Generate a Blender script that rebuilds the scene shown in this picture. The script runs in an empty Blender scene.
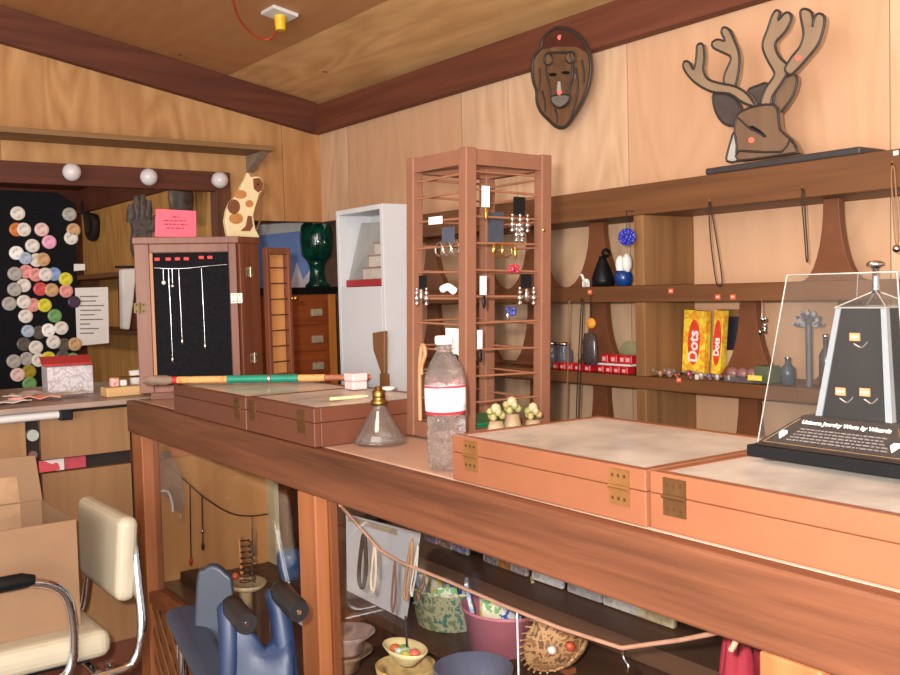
import bpy, bmesh, math, random
from mathutils import Vector, Matrix
random.seed(7)
scene = bpy.context.scene
COL = scene.collection
PI = math.pi

# ------------------------------------------------------------------ camera
YAW, PITCH, ROLL, FL = 0.635966542, -0.0480209314, -0.0266082531, 972.4
_f = Vector((math.sin(YAW)*math.cos(PITCH), math.cos(YAW)*math.cos(PITCH), math.sin(PITCH)))
_r0 = Vector((math.cos(YAW), -math.sin(YAW), 0)); _u0 = _r0.cross(_f)
_r = _r0*math.cos(ROLL)+_u0*math.sin(ROLL); _u = _r.cross(_f)
EYE = Vector((0, 0, 1.30))
cam_d = bpy.data.cameras.new('camera'); cam_o = bpy.data.objects.new('camera', cam_d); COL.objects.link(cam_o)
cam_d.sensor_width = 36; cam_d.lens = FL/900*36; cam_d.clip_start = .02
cam_o.matrix_world = Matrix(((_r.x, _u.x, -_f.x, EYE.x), (_r.y, _u.y, -_f.y, EYE.y), (_r.z, _u.z, -_f.z, EYE.z), (0, 0, 0, 1)))
scene.camera = cam_o

# measuring helpers: where does a sight line meet a real surface of the room
def ray(x, y): return _f+_r*((x-450)/FL)-_u*((y-337.5)/FL)
def at_x(x, y, X): d = ray(x, y); return EYE+d*(X/d.x)
def at_y(x, y, Y): d = ray(x, y); return EYE+d*(Y/d.y)
def at_z(x, y, Z): d = ray(x, y); return EYE+d*((Z-1.3)/d.z)
def at_d(x, y, D): return EYE+ray(x, y)*D
CA = -0.0296                                   # the counter stands a touch askew to the wall
KO = Vector((.821, .46, 0)); UD = Vector((math.cos(CA), math.sin(CA), 0)); VD = Vector((-math.sin(CA), math.cos(CA), 0))
CF = Matrix.Translation(KO) @ Matrix.Rotation(CA, 4, 'Z')
CFI = CF.inverted()
def W(u, v, z=0): return CF @ Vector((u, v, z))
def L(p): return CFI @ p
def at_u(x, y, a): d = ray(x, y); return EYE+d*((a+KO.dot(UD))/d.dot(UD))
def at_v(x, y, b): d = ray(x, y); return EYE+d*((b+KO.dot(VD))/d.dot(VD))

# ------------------------------------------------------------------ materials
def s2l(c): return tuple(((v/255)/12.92 if v/255 <= .04045 else ((v/255+.055)/1.055)**2.4) for v in c)+(1,)
MATS = {}
def _new(name):
    m = bpy.data.materials.new(name); m.use_nodes = True
    return m, m.node_tree.nodes, m.node_tree.links, m.node_tree.nodes['Principled BSDF']
def plain(name, c, rough=.5, metal=0, var=.12, scale=30, spec=.5, emis=0):
    if name in MATS: return MATS[name]
    m, N, K, b = _new(name); c = s2l(c)
    tc = N.new('ShaderNodeTexCoord'); nz = N.new('ShaderNodeTexNoise'); nz.inputs['Scale'].default_value = scale
    K.new(tc.outputs['Object'], nz.inputs['Vector'])
    r = N.new('ShaderNodeValToRGB'); r.color_ramp.elements[0].position = .3; r.color_ramp.elements[1].position = .7
    r.color_ramp.elements[0].color = tuple(v*(1-var) for v in c[:3])+(1,); r.color_ramp.elements[1].color = tuple(min(1, v*(1+var)) for v in c[:3])+(1,)
    K.new(nz.outputs['Fac'], r.inputs['Fac']); K.new(r.outputs['Color'], b.inputs['Base Color'])
    b.inputs['Roughness'].default_value = rough; b.inputs['Metallic'].default_value = metal; b.inputs['Specular IOR Level'].default_value = spec
    MATS[name] = m; return m
def wood(name, c1, c2, grain='y', fine=40, coarse=6, rough=.5, bump=.15, spec=.4, dist=1.0):
    if name in MATS: return MATS[name]
    m, N, K, b = _new(name)
    tc = N.new('ShaderNodeTexCoord'); mp = N.new('ShaderNodeMapping'); K.new(tc.outputs['Object'], mp.inputs['Vector'])
    s = {'x': (.05, 1, 1), 'y': (1, .05, 1), 'z': (1, 1, .05)}[grain]; mp.inputs['Scale'].default_value = s
    n1 = N.new('ShaderNodeTexNoise'); n1.inputs['Scale'].default_value = coarse; n1.inputs['Detail'].default_value = 4; n1.inputs['Distortion'].default_value = dist
    n2 = N.new('ShaderNodeTexNoise'); n2.inputs['Scale'].default_value = fine; n2.inputs['Detail'].default_value = 6; n2.inputs['Distortion'].default_value = .3
    K.new(mp.outputs['Vector'], n1.inputs['Vector']); K.new(mp.outputs['Vector'], n2.inputs['Vector'])
    mx = N.new('ShaderNodeMix'); mx.inputs[0].default_value = .45; K.new(n1.outputs['Fac'], mx.inputs[2]); K.new(n2.outputs['Fac'], mx.inputs[3])
    r = N.new('ShaderNodeValToRGB'); r.color_ramp.elements[0].position = .33; r.color_ramp.elements[1].position = .67
    r.color_ramp.elements[0].color = s2l(c2); r.color_ramp.elements[1].color = s2l(c1)
    K.new(mx.outputs[0], r.inputs['Fac']); K.new(r.outputs['Color'], b.inputs['Base Color'])
    bp = N.new('ShaderNodeBump'); bp.inputs['Strength'].default_value = bump; bp.inputs['Distance'].default_value = .004
    K.new(n2.outputs['Fac'], bp.inputs['Height']); K.new(bp.outputs['Normal'], b.inputs['Normal'])
    b.inputs['Roughness'].default_value = rough; b.inputs['Specular IOR Level'].default_value = spec
    MATS[name] = m; return m
def plywood(name, c1, c2, c3, axis, width, offs, grain='z', rough=.6, tint=.16, alt=False):
    """sheets of plywood: cathedral grain, a different tone on every sheet, a thin seam between sheets"""
    m, N, K, b = _new(name)
    g = N.new('ShaderNodeNewGeometry'); sp = N.new('ShaderNodeSeparateXYZ'); K.new(g.outputs['Position'], sp.inputs[0])
    def mth(op, a, bb=None):
        n = N.new('ShaderNodeMath'); n.operation = op
        for i, v in enumerate((a, bb)):
            if v is None: continue
            if isinstance(v, (int, float)): n.inputs[i].default_value = v
            else: K.new(v, n.inputs[i])
        return n.outputs[0]
    q = mth('DIVIDE', mth('ADD', sp.outputs[axis], offs), width); cell = mth('FLOOR', q); fr = mth('FRACT', q)
    wn = N.new('ShaderNodeTexWhiteNoise'); wn.noise_dimensions = '1D'; K.new(cell, wn.inputs['W'])
    mp = N.new('ShaderNodeMapping'); K.new(g.outputs['Position'], mp.inputs['Vector'])
    mp.inputs['Scale'].default_value = {'z': (1, 1, .22), 'y': (1, .22, 1), 'x': (.22, 1, 1)}[grain]
    ad = N.new('ShaderNodeVectorMath'); ad.operation = 'ADD'; K.new(mp.outputs['Vector'], ad.inputs[0])
    cb = N.new('ShaderNodeCombineXYZ')
    for i in range(3): K.new(mth('MULTIPLY', cell, 3.7), cb.inputs[i])
    K.new(cb.outputs[0], ad.inputs[1])
    n1 = N.new('ShaderNodeTexNoise'); n1.inputs['Scale'].default_value = 2.2; n1.inputs['Detail'].default_value = 2; n1.inputs['Distortion'].default_value = .6
    K.new(ad.outputs[0], n1.inputs['Vector'])
    rings = mth('FRACT', mth('MULTIPLY', n1.outputs['Fac'], 13)); rg = mth('ABSOLUTE', mth('SUBTRACT', rings, .5))
    n2 = N.new('ShaderNodeTexNoise'); n2.inputs['Scale'].default_value = 22; n2.inputs['Detail'].default_value = 6; K.new(ad.outputs[0], n2.inputs['Vector'])
    fac = mth('ADD', mth('MULTIPLY', rg, .55), mth('MULTIPLY', n2.outputs['Fac'], .75))
    r = N.new('ShaderNodeValToRGB'); e = r.color_ramp.elements; e[0].position = .3; e[0].color = s2l(c2); e[1].position = .75; e[1].color = s2l(c1)
    K.new(fac, r.inputs['Fac'])
    t = N.new('ShaderNodeMix'); t.data_type = 'RGBA'; K.new(mth('MULTIPLY', mth('FRACT', mth('MULTIPLY', cell, .5)), 2.0) if alt else wn.outputs['Value'], t.inputs[0]); K.new(r.outputs['Color'], t.inputs[6])
    t.inputs[7].default_value = s2l(c3)
    t2 = N.new('ShaderNodeMix'); t2.data_type = 'RGBA'; t2.inputs[0].default_value = 1-tint
    K.new(t.outputs[2], t2.inputs[6]); K.new(r.outputs['Color'], t2.inputs[7])
    seam = mth('LESS_THAN', fr, .003/width)
    t3 = N.new('ShaderNodeMix'); t3.data_type = 'RGBA'; K.new(mth('MULTIPLY', seam, .6), t3.inputs[0]); K.new(t2.outputs[2], t3.inputs[6]); t3.inputs[7].default_value = s2l((60, 38, 22))
    # knots
    vo = N.new('ShaderNodeTexVoronoi'); vo.inputs['Scale'].default_value = 2.6; K.new(g.outputs['Position'], vo.inputs['Vector'])
    kn = mth('LESS_THAN', vo.outputs['Distance'], .035)
    t4 = N.new('ShaderNodeMix'); t4.data_type = 'RGBA'; K.new(mth('MULTIPLY', kn, .55), t4.inputs[0]); K.new(t3.outputs[2], t4.inputs[6]); t4.inputs[7].default_value = s2l((90, 52, 28))
    K.new(t4.outputs[2], b.inputs['Base Color']); b.inputs['Roughness'].default_value = rough; b.inputs['Specular IOR Level'].default_value = .3
    MATS[name] = m; return m
def pane(name, tint=(255, 255, 255), clear=.93, rough=.02, haze=0.0, hazecol=(200, 195, 185), gl=.10):
    """a thin sheet of glass or acrylic: clear, glossy, optionally dusty"""
    if name in MATS: return MATS[name]
    m, N, K, b = _new(name); N.remove(b); out = N['Material Output']
    tr = N.new('ShaderNodeBsdfTransparent'); tr.inputs['Color'].default_value = tuple(v*clear for v in s2l(tint)[:3])+(1,)
    gs = N.new('ShaderNodeBsdfGlossy'); gs.inputs['Roughness'].default_value = rough
    lw = N.new('ShaderNodeLayerWeight'); pw = N.new('ShaderNodeMath'); pw.operation = 'POWER'; K.new(lw.outputs['Facing'], pw.inputs[0]); pw.inputs[1].default_value = 5
    fr = N.new('ShaderNodeMath'); fr.operation = 'MULTIPLY_ADD'; K.new(pw.outputs[0], fr.inputs[0]); fr.inputs[1].default_value = .8; fr.inputs[2].default_value = gl*.4
    mx = N.new('ShaderNodeMixShader'); K.new(fr.outputs[0], mx.inputs[0]); K.new(tr.outputs[0], mx.inputs[1]); K.new(gs.outputs[0], mx.inputs[2])
    last = mx
    if haze > 0:
        df = N.new('ShaderNodeBsdfDiffuse'); nz = N.new('ShaderNodeTexNoise'); nz.inputs['Scale'].default_value = 9; nz.inputs['Detail'].default_value = 5
        tc = N.new('ShaderNodeTexCoord'); K.new(tc.outputs['Object'], nz.inputs['Vector'])
        df.inputs['Color'].default_value = s2l(hazecol)
        mr = N.new('ShaderNodeMapRange'); mr.inputs['From Min'].default_value = .3; mr.inputs['From Max'].default_value = .7
        mr.inputs['To Min'].default_value = haze*.6; mr.inputs['To Max'].default_value = min(1, haze*1.3); K.new(nz.outputs['Fac'], mr.inputs['Value'])
        m2 = N.new('ShaderNodeMixShader'); K.new(mr.outputs[0], m2.inputs[0]); K.new(mx.outputs[0], m2.inputs[1]); K.new(df.outputs[0], m2.inputs[2]); last = m2
    K.new(last.outputs[0], out.inputs['Surface'])
    MATS[name] = m; return m
def glass(name, c=(255, 255, 255), ior=1.4, rough=.02, bump=0, bscale=40, tw=1):
    if name in MATS: return MATS[name]
    m, N, K, b = _new(name); b.inputs['Base Color'].default_value = s2l(c); b.inputs['Transmission Weight'].default_value = tw
    b.inputs['IOR'].default_value = ior; b.inputs['Roughness'].default_value = rough
    if bump:
        tc = N.new('ShaderNodeTexCoord'); nz = N.new('ShaderNodeTexNoise'); nz.inputs['Scale'].default_value = bscale; nz.inputs['Detail'].default_value = 3
        K.new(tc.outputs['Object'], nz.inputs['Vector']); bp = N.new('ShaderNodeBump'); bp.inputs['Strength'].default_value = bump; bp.inputs['Distance'].default_value = .01
        K.new(nz.outputs['Fac'], bp.inputs['Height']); K.new(bp.outputs['Normal'], b.inputs['Normal'])
    MATS[name] = m; return m
def mottle(name, cols, scale=25, rough=.5, hard=True):
    """patchy printed colours"""
    if name in MATS: return MATS[name]
    m, N, K, b = _new(name); tc = N.new('ShaderNodeTexCoord'); nz = N.new('ShaderNodeTexNoise'); nz.inputs['Scale'].default_value = scale; nz.inputs['Detail'].default_value = 2
    K.new(tc.outputs['Object'], nz.inputs['Vector']); r = N.new('ShaderNodeValToRGB')
    r.color_ramp.interpolation = 'CONSTANT' if hard else 'LINEAR'; e = r.color_ramp.elements
    n = len(cols); pos = [.0]+[.3+.4*i/max(1, n-1) for i in range(1, n)] if hard else [.3+.4*i/max(1, n-1) for i in range(n)]
    e[0].position = pos[0]; e[0].color = s2l(cols[0]); e[1].position = pos[1]; e[1].color = s2l(cols[1])
    for i in range(2, n): q = e.new(pos[i]); q.color = s2l(cols[i])
    K.new(nz.outputs['Fac'], r.inputs['Fac']); K.new(r.outputs['Color'], b.inputs['Base Color']); b.inputs['Roughness'].default_value = rough
    MATS[name] = m; return m

# ------------------------------------------------------------------ mesh builder
class MB:
    def __init__(self, M=None): self.v = []; self.f = []; self.M = M or Matrix.Identity(4); self.sm = []
    def add(self, vs, fs, smooth=False):
        o = len(self.v); self.v += [self.M @ Vector(p) for p in vs]; self.f += [[i+o for i in q] for q in fs]; self.sm += [smooth]*len(fs); return self
    def box(self, x0, x1, y0, y1, z0, z1, R=None, c=None):
        vs = [Vector((x, y, z)) for z in (z0, z1) for y in (y0, y1) for x in (x0, x1)]
        if R is not None: vs = [R @ (p-c)+c for p in vs]
        return self.add(vs, [[0, 2, 3, 1], [4, 5, 7, 6], [0, 1, 5, 4], [2, 6, 7, 3], [0, 4, 6, 2], [1, 3, 7, 5]])
    def hexa(self, p):  # 8 points: 4 bottom ccw, 4 top ccw
        return self.add(p, [[3, 2, 1, 0], [4, 5, 6, 7], [0, 1, 5, 4], [1, 2, 6, 5], [2, 3, 7, 6], [3, 0, 4, 7]])
    def tube(self, pts, r, n=8, close=False, smooth=True):
        pts = [Vector(p) for p in pts]; m = len(pts); rs = r if isinstance(r, (list, tuple)) else [r]*m
        vs = []; fs = []; ref = None
        for i, p in enumerate(pts):
            if close: t = pts[(i+1) % m]-pts[i-1]
            else: t = pts[min(i+1, m-1)]-pts[max(i-1, 0)]
            t.normalize()
            if ref is None: ref = Vector((0, 0, 1)) if abs(t.z) < .9 else Vector((1, 0, 0))
            a = (ref-t*ref.dot(t)).normalized(); ref = a; b = t.cross(a)
            vs += [p+(a*math.cos(2*PI*k/n)+b*math.sin(2*PI*k/n))*rs[i] for k in range(n)]
        for i in range(m if close else m-1):
            j = (i+1) % m
            fs += [[i*n+k, i*n+(k+1) % n, j*n+(k+1) % n, j*n+k] for k in range(n)]
        self.add(vs, fs, smooth)
        if not close: self.add([vs[k] for k in range(n)], [list(range(n))[::-1]]); self.add([vs[(m-1)*n+k] for k in range(n)], [list(range(n))])
        return self
    def lathe(self, prof, c=(0, 0, 0), n=24, smooth=True, squash=(1, 1)):
        c = Vector(c); vs = []; fs = []
        for r, z in prof: vs += [c+Vector((r*math.cos(2*PI*k/n)*squash[0], r*math.sin(2*PI*k/n)*squash[1], z)) for k in range(n)]
        for i in range(len(prof)-1): fs += [[i*n+k, i*n+(k+1) % n, (i+1)*n+(k+1) % n, (i+1)*n+k] for k in range(n)]
        if prof[0][0] > 1e-5: fs.append(list(range(n))[::-1])
        if prof[-1][0] > 1e-5: fs.append([(len(prof)-1)*n+k for k in range(n)])
        return self.add(vs, fs, smooth)
    def ball(self, c, r, n=12, sq=(1, 1, 1)):
        c = Vector(c); vs = []; fs = []; h = n//2
        for i in range(h+1):
            a = PI*i/h
            vs += [c+Vector((r*math.sin(a)*math.cos(2*PI*k/n)*sq[0], r*math.sin(a)*math.sin(2*PI*k/n)*sq[1], -r*math.cos(a)*sq[2])) for k in range(n)]
        for i in range(h): fs += [[i*n+k, i*n+(k+1) % n, (i+1)*n+(k+1) % n, (i+1)*n+k] for k in range(n)]
        return self.add(vs, fs, True)
    def prism(self, pts, d):   # pts: flat outline (3D), d: offset vector giving the thickness
        n = len(pts); pts = [Vector(p) for p in pts]; d = Vector(d)
        nn = Vector((0, 0, 0))
        for i in range(n): nn += pts[i].cross(pts[(i+1) % n])
        if nn.dot(d) > 0: pts = pts[::-1]
        return self.add(pts+[p+d for p in pts], [list(range(n)), [n+i for i in range(n)][::-1]]+[[i, n+i, n+(i+1) % n, (i+1) % n][::1] for i in range(n)])
    def build(self, name, mat, parent=None, bevel=0, seg=2, loc=None, rotz=0):
        """one mesh object; the points are in world space, moved into the parent's (or own) frame"""
        me = bpy.data.meshes.new(name)
        if parent is not None: F = parent_matrix(parent)
        else:
            if loc is None:
                xs = [p.x for p in self.v]; ys = [p.y for p in self.v]; zs = [p.z for p in self.v]
                loc = Vector(((min(xs)+max(xs))/2, (min(ys)+max(ys))/2, min(zs)))
            F = Matrix.Translation(loc) @ Matrix.Rotation(rotz, 4, 'Z')
        FI = F.inverted()
        me.from_pydata([FI @ p for p in self.v], [], self.f)
        bm = bmesh.new(); bm.from_mesh(me); bmesh.ops.recalc_face_normals(bm, faces=bm.faces)
        for i, fc in enumerate(bm.faces): fc.smooth = self.sm[i] if i < len(self.sm) else False
        bm.to_mesh(me); bm.free()
        me.materials.append(mat)
        o = bpy.data.objects.new(name, me); COL.objects.link(o)
        if parent is not None: o.parent = parent
        else: o.location = loc; o.rotation_euler = (0, 0, rotz)
        if bevel:
            b = o.modifiers.new('bevel', 'BEVEL'); b.width = bevel; b.segments = seg; b.limit_method = 'ANGLE'
        return o
def parent_matrix(o):
    M = Matrix.Translation(o.location) @ Matrix.Rotation(o.rotation_euler.z, 4, 'Z')
    return parent_matrix(o.parent) @ M if o.parent else M
def tag(o, label, cat, group=None, kind=None):
    o['label'] = label; o['category'] = cat
    if group: o['group'] = group
    if kind: o['kind'] = kind
    return o
def thing(name, label, cat, loc, rotz=0, group=None):
    o = bpy.data.objects.new(name, None); COL.objects.link(o); o.location = loc; o.rotation_euler = (0, 0, rotz); o.empty_display_size = .05
    return tag(o, label, cat, group)
def struct(name, mb, mat, bevel=0): o = mb.build(name, mat, bevel=bevel); o['kind'] = 'structure'; return o
def cthing(name, label, cat, u, v, z, group=None): return thing(name, label, cat, W(u, v, z), CA, group)
def C(): return MB(CF)
def text(s, size, org, ex, ey, mat, name, parent, bold=0, align='CENTER', lines=1.0):
    cu = bpy.data.curves.new(name, 'FONT'); cu.body = s; cu.size = size; cu.align_x = align; cu.align_y = 'CENTER'; cu.offset = bold; cu.extrude = .0003; cu.space_line = lines
    t = bpy.data.objects.new(name, cu); COL.objects.link(t); bpy.context.view_layer.update()
    dg = bpy.context.evaluated_depsgraph_get(); me = bpy.data.meshes.new_from_object(t.evaluated_get(dg)); bpy.data.objects.remove(t); bpy.data.curves.remove(cu)
    ex = Vector(ex).normalized(); ey = Vector(ey).normalized(); ez = ex.cross(ey)
    M = Matrix(((ex.x, ey.x, ez.x, org[0]), (ex.y, ey.y, ez.y, org[1]), (ex.z, ey.z, ez.z, org[2]), (0, 0, 0, 1)))
    me.transform(parent_matrix(parent).inverted() @ M); me.materials.clear(); me.materials.append(mat)
    o = bpy.data.objects.new(name, me); COL.objects.link(o); o.parent = parent; return o
def lerp(a, b, t): return a+(b-a)*t
def smoothpath(pts, k=6):
    pts = [Vector(p) for p in pts]; out = []
    for i in range(len(pts)-1):
        p0 = pts[max(i-1, 0)]; p1 = pts[i]; p2 = pts[i+1]; p3 = pts[min(i+2, len(pts)-1)]
        for j in range(k):
            t = j/k; out.append(.5*((2*p1)+(p2-p0)*t+(2*p0-5*p1+4*p2-p3)*t*t+(3*p1-p0-3*p2+p3)*t**3))
    out.append(pts[-1]); return out
def smoothloop(pts, k=4):
    pts = [Vector(p) for p in pts]; n = len(pts); out = []
    for i in range(n):
        p0, p1, p2, p3 = pts[i-1], pts[i], pts[(i+1) % n], pts[(i+2) % n]
        for j in range(k):
            t = j/k; out.append(.5*((2*p1)+(p2-p0)*t+(2*p0-5*p1+4*p2-p3)*t*t+(3*p1-p0-3*p2+p3)*t**3))
    return out

# palette
M_rust = wood('rust_beam_wood_x', (114, 62, 44), (80, 40, 26), 'x', rough=.65)
M_rusty = wood('rust_beam_wood_y', (122, 68, 46), (88, 44, 28), 'y', rough=.65)
M_rustz = wood('rust_beam_wood_z', (120, 72, 48), (80, 44, 28), 'z', rough=.65)
M_fascia = wood('stained_fascia_wood', (116, 70, 47), (66, 37, 24), 'y', fine=70, coarse=10, rough=.4, bump=.3)
M_pine = wood('orange_pine', (206, 136, 82), (166, 98, 54), 'z', fine=50, rough=.45)
M_pinedark = wood('brown_pine', (150, 88, 50), (112, 62, 36), 'z', rough=.5)
M_case = plain('orange_brown_painted_wood', (130, 80, 55), .32, var=.05, scale=14)
M_casedk = plain('brown_painted_wood', (96, 54, 37), .4, var=.06, scale=14)
M_shelf = wood('brown_shelf_wood', (128, 84, 50), (94, 59, 34), 'y', rough=.55)
M_shelfz = wood('brown_board_wood', (158, 116, 74), (114, 76, 44), 'z', rough=.6)
M_bracket = plain('dark_brown_stain', (116, 68, 40), .5, var=.08)
M_tower = plain('reddish_rack_wood', (122, 80, 60), .5, var=.06, scale=25)
M_cab = wood('cabinet_wood', (128, 76, 52), (92, 50, 34), 'z', fine=70, rough=.45)
M_cablt = wood('cabinet_edge_wood', (176, 120, 74), (140, 90, 52), 'z', rough=.5)
M_ply = wood('cabinet_plywood', (160, 120, 80), (130, 92, 58), 'z', fine=24, coarse=3, rough=.55, dist=2)
M_plyend = wood('golden_plywood', (216, 156, 98), (184, 124, 74), 'z', fine=20, coarse=3, rough=.55, dist=2)
M_black = plain('black_plastic', (20, 20, 22), .4, var=.1, spec=.2)
M_velvet = plain('black_velvet', (24, 24, 27), .95, var=.25, scale=140, spec=.1)
M_darkgap = plain('dark_interior', (40, 28, 22), .9)
M_white = plain('white_paint', (226, 224, 222), .5, var=.02)
M_paper = plain('white_paper', (222, 218, 214), .8, var=.03)
M_chrome = plain('chrome', (215, 215, 218), .12, 1, var=.03)
M_brass = plain('brass', (150, 118, 64), .38, 1, var=.1)
M_silver = plain('silver', (225, 225, 228), .18, 1, var=.05)
M_gold = plain('gold_wire', (212, 170, 80), .25, 1, var=.05)
M_cream = plain('cream_vinyl', (184, 174, 152), .4, var=.03)
M_card = plain('cardboard', (140, 108, 80), .8, var=.05, scale=10)
M_sticker = plain('orange_price_sticker', (235, 98, 62), .6, var=.04)
M_stickerlt = plain('white_price_field', (240, 200, 180), .6, var=.03)
M_cord = plain('black_cord', (40, 28, 24), .7)
M_red = plain('red_plastic', (196, 30, 44), .3, var=.1)
M_pane = pane('clear_glass', clear=.95)
M_acr = pane('clear_acrylic', clear=.96, haze=.012, hazecol=(205, 195, 180), gl=.025)
M_edge = pane('bright_acrylic_edge', clear=.6, haze=.35, hazecol=(220, 216, 208)) if True else plain('e', (225, 225, 225), .2, var=.03)

# ------------------------------------------------------------------ room shell
XW, YB = 2.30, 4.12
M_wallr = plywood('wall_plywood_right', (228, 190, 156), (208, 168, 132), (206, 156, 120), 1, .86, 10*.86-3.86, tint=.6, alt=True)
M_wallb = plywood('wall_plywood_back', (208, 160, 108), (178, 128, 80), (184, 126, 78), 0, 1.22, 4.0, tint=.45)
M_ceil = plywood('ceiling_plywood', (240, 194, 134), (212, 162, 106), (176, 118, 76), 0, 1.22, 12.20-1.825, grain='y', tint=.75, alt=True)
M_floor = wood('floor_boards', (120, 84, 58), (84, 58, 40), 'y', rough=.6)
def ceil_z(x): return 2.202-.1812*(x-2.262)
struct('floor', MB().box(-3, 3.2, -3, 6.6, -.05, 0), M_floor)
struct('ceiling', MB().hexa([Vector((x, y, ceil_z(x)+dz)) for dz in (0, .03) for x, y in ((-3, -3), (2.42, -3), (2.42, 4.24), (-3, 4.24))]), M_ceil)
# right wall: full height; towards the corner it stands open below the plywood
struct('wall_right', MB().prism([(XW, -3, 0), (XW, 3.86, 0), (XW, 3.86, 1.645), (XW, YB+.1, 1.645), (XW, YB+.1, ceil_z(XW)), (XW, -3, ceil_z(XW))], (.1, 0, 0)), M_wallr)
# back wall above the two openings
ct = lambda x: ceil_z(x)
struct('wall_back', MB().prism([(-3, YB, 1.80), (1.78, YB, 1.80), (1.78, YB, 1.645), (XW, YB, 1.645), (XW, YB, ct(XW)), (-3, YB, ct(-3))], (0, .06, 0)), M_wallb)
struct('trim_1', MB().prism([(x, YB-.045, z) for x, z in ((-3, ct(-3)-.135), (2.262, 2.058), (2.262, ct(2.262)-.002), (-3, ct(-3)-.002))], (0, .043, 0)), M_rust, .003)
struct('trim_2', MB().box(XW-.045, XW-.001, -3, YB-.002, 2.058, 2.188), M_rusty, .003)
struct('trim_3', MB().box(-3, 1.75, YB-.04, YB-.001, 1.766, 1.852), M_rust, .003)
struct('trim_4', MB().box(1.75, 1.822, YB-.035, YB+.03, 0, 1.852), M_rustz, .003)
struct('wall_alcove_right', MB().box(1.83, 1.86, YB+.07, 6.4, 0, 2.0), plywood('alcove_plywood', (214, 166, 100), (180, 128, 70), (186, 130, 74), 1, 1.22, 5.0))
struct('wall_alcove_back', MB().box(-3, 1.83, 6.4, 6.45, 0, 2.0), M_rust)
struct('ceiling_alcove', MB().box(-3, 2.8, 4.245, 6.45, 2.0, 2.05), M_rust)
struct('trim_5', MB().box(1.80, 1.829, YB+.08, 6.39, 1.85, 1.995), M_rust)
struct('wall_recess_back', MB().box(1.861, 2.9, 4.62, 4.66, 0, 2.0), plain('recess_paint', (120, 90, 70), .8))
struct('wall_recess_right', MB().box(2.8, 2.84, 3.7, 4.62, 0, 2.0), plain('recess_paint', (120, 90, 70), .8))
struct('wall_recess_front', MB().box(2.41, 2.8, 3.7, 3.74, 0, 2.0), plain('recess_paint', (120, 90, 70), .8))

# plank shelf high on the back wall
t = thing('wall_shelf', 'long narrow unpainted plank shelf high on back wall above the dark beam', 'shelf', (0, YB-.1, 1.93))
MB().box(-2.9, 1.965, YB-.2, YB-.001, 1.936, 1.957).build('plank', wood('weathered_plank', (160, 122, 80), (118, 88, 58), 'x'), t, .002)
MB().prism([(1.95, YB-.001, 1.86), (1.95, YB-.001, 1.9355), (1.95, YB-.17, 1.9355)], (-.035, 0, 0)).build('bracket', plain('grey_wood', (150, 132, 112), .7), t)

# globe bulbs on the beam
for i, (x, y) in enumerate(((72, 172), (149, 177), (220, 180))):
    p = at_y(x, y, YB-.10); wh = ('leftmost of the three', 'middle one of the three', 'nearest the cat, of the three')[i]
    t = thing('globe_bulb', 'unlit white globe bulb on the dark beam, %s' % wh, 'light bulb', (p.x, YB-.041, p.z), 0, 'globe bulbs on the beam')
    MB().tube([(p.x, YB-.041, p.z), (p.x, YB-.066, p.z)], .017, 14).build('socket', M_cream, t)
    MB().ball((p.x, YB-.098, p.z), .036, 20).build('globe', plain('frosted_glass', (226, 220, 222), .25, var=.02), t)

# ceiling lamp holder and cord
def on_ceil(x, y):
    d = ray(x, y); t_ = (2.202+.1812*2.262-1.3)/(d.z+.1812*d.x); return EYE+d*t_
p = on_ceil(280, 12)
t = thing('ceiling_socket', 'white square ceiling plate holding a yellow lamp socket', 'light fitting', p)
Rt = Matrix.Rotation(math.atan(.1812), 3, 'Y')
MB().box(p.x-.05, p.x+.05, p.y-.05, p.y+.05, p.z-.014, p.z-.001, Rt, p).build('cover_plate', M_paper, t, .002)
MB().tube([p+Vector((0, 0, -.014)), p+Vector((0, 0, -.065))], [.022, .018], 16).build('lamp_socket', plain('yellow_plastic', (232, 190, 40), .4), t)
pts = [on_ceil(232, -8), on_ceil(238, 8), on_ceil(248, 20), on_ceil(260, 28), on_ceil(270, 30), on_ceil(277, 25)]
pts = [q+Vector((0, 0, -.02-.02*math.sin(PI*i/5))) for i, q in enumerate(pts)]+[p+Vector((0, 0, -.05))]
tag(MB().tube(smoothpath(pts), .004, 8).build('extension_cord', plain('orange_cord', (196, 74, 30), .5)), 'orange electric cord looping along the ceiling into the yellow socket', 'cord')

# ------------------------------------------------------------------ back opening: button board, notices, gloves
board = thing('button_board', 'tall black cloth board covered with round pin buttons, left behind counter', 'display board', (.6, 4.19, .93))
MB().prism([(-.2, 4.17, .93), (1.155, 4.17, .93), (1.168, 4.17, 1.70), (1.10, 4.17, 1.745), (-.2, 4.17, 1.755)], (0, .03, 0)).build('backing', M_velvet, board)
for x in (.2, 1.0): MB().box(x-.02, x+.02, 4.201, 4.225, 0, 1.6).build('support_post', M_rustz, board)
ORD = ['first', 'second', 'third', 'fourth', 'fifth', 'sixth', 'seventh', 'eighth', 'ninth', 'tenth', 'eleventh', 'twelfth', 'bottom']
CLR = {'white': (224, 216, 208), 'grey': (170, 166, 160), 'orange': (206, 120, 60), 'pinkish white': (228, 196, 190), 'tan': (200, 160, 118), 'bright pink': (240, 170, 200), 'pale blue': (170, 184, 204),
       'pink': (226, 150, 146), 'blue': (130, 160, 210), 'yellow': (214, 206, 60), 'red': (206, 84, 84), 'purple': (74, 52, 78), 'green': (110, 160, 100), 'dark grey': (92, 84, 78), 'olive': (160, 140, 40), 'pure white': (246, 244, 242)}
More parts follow.
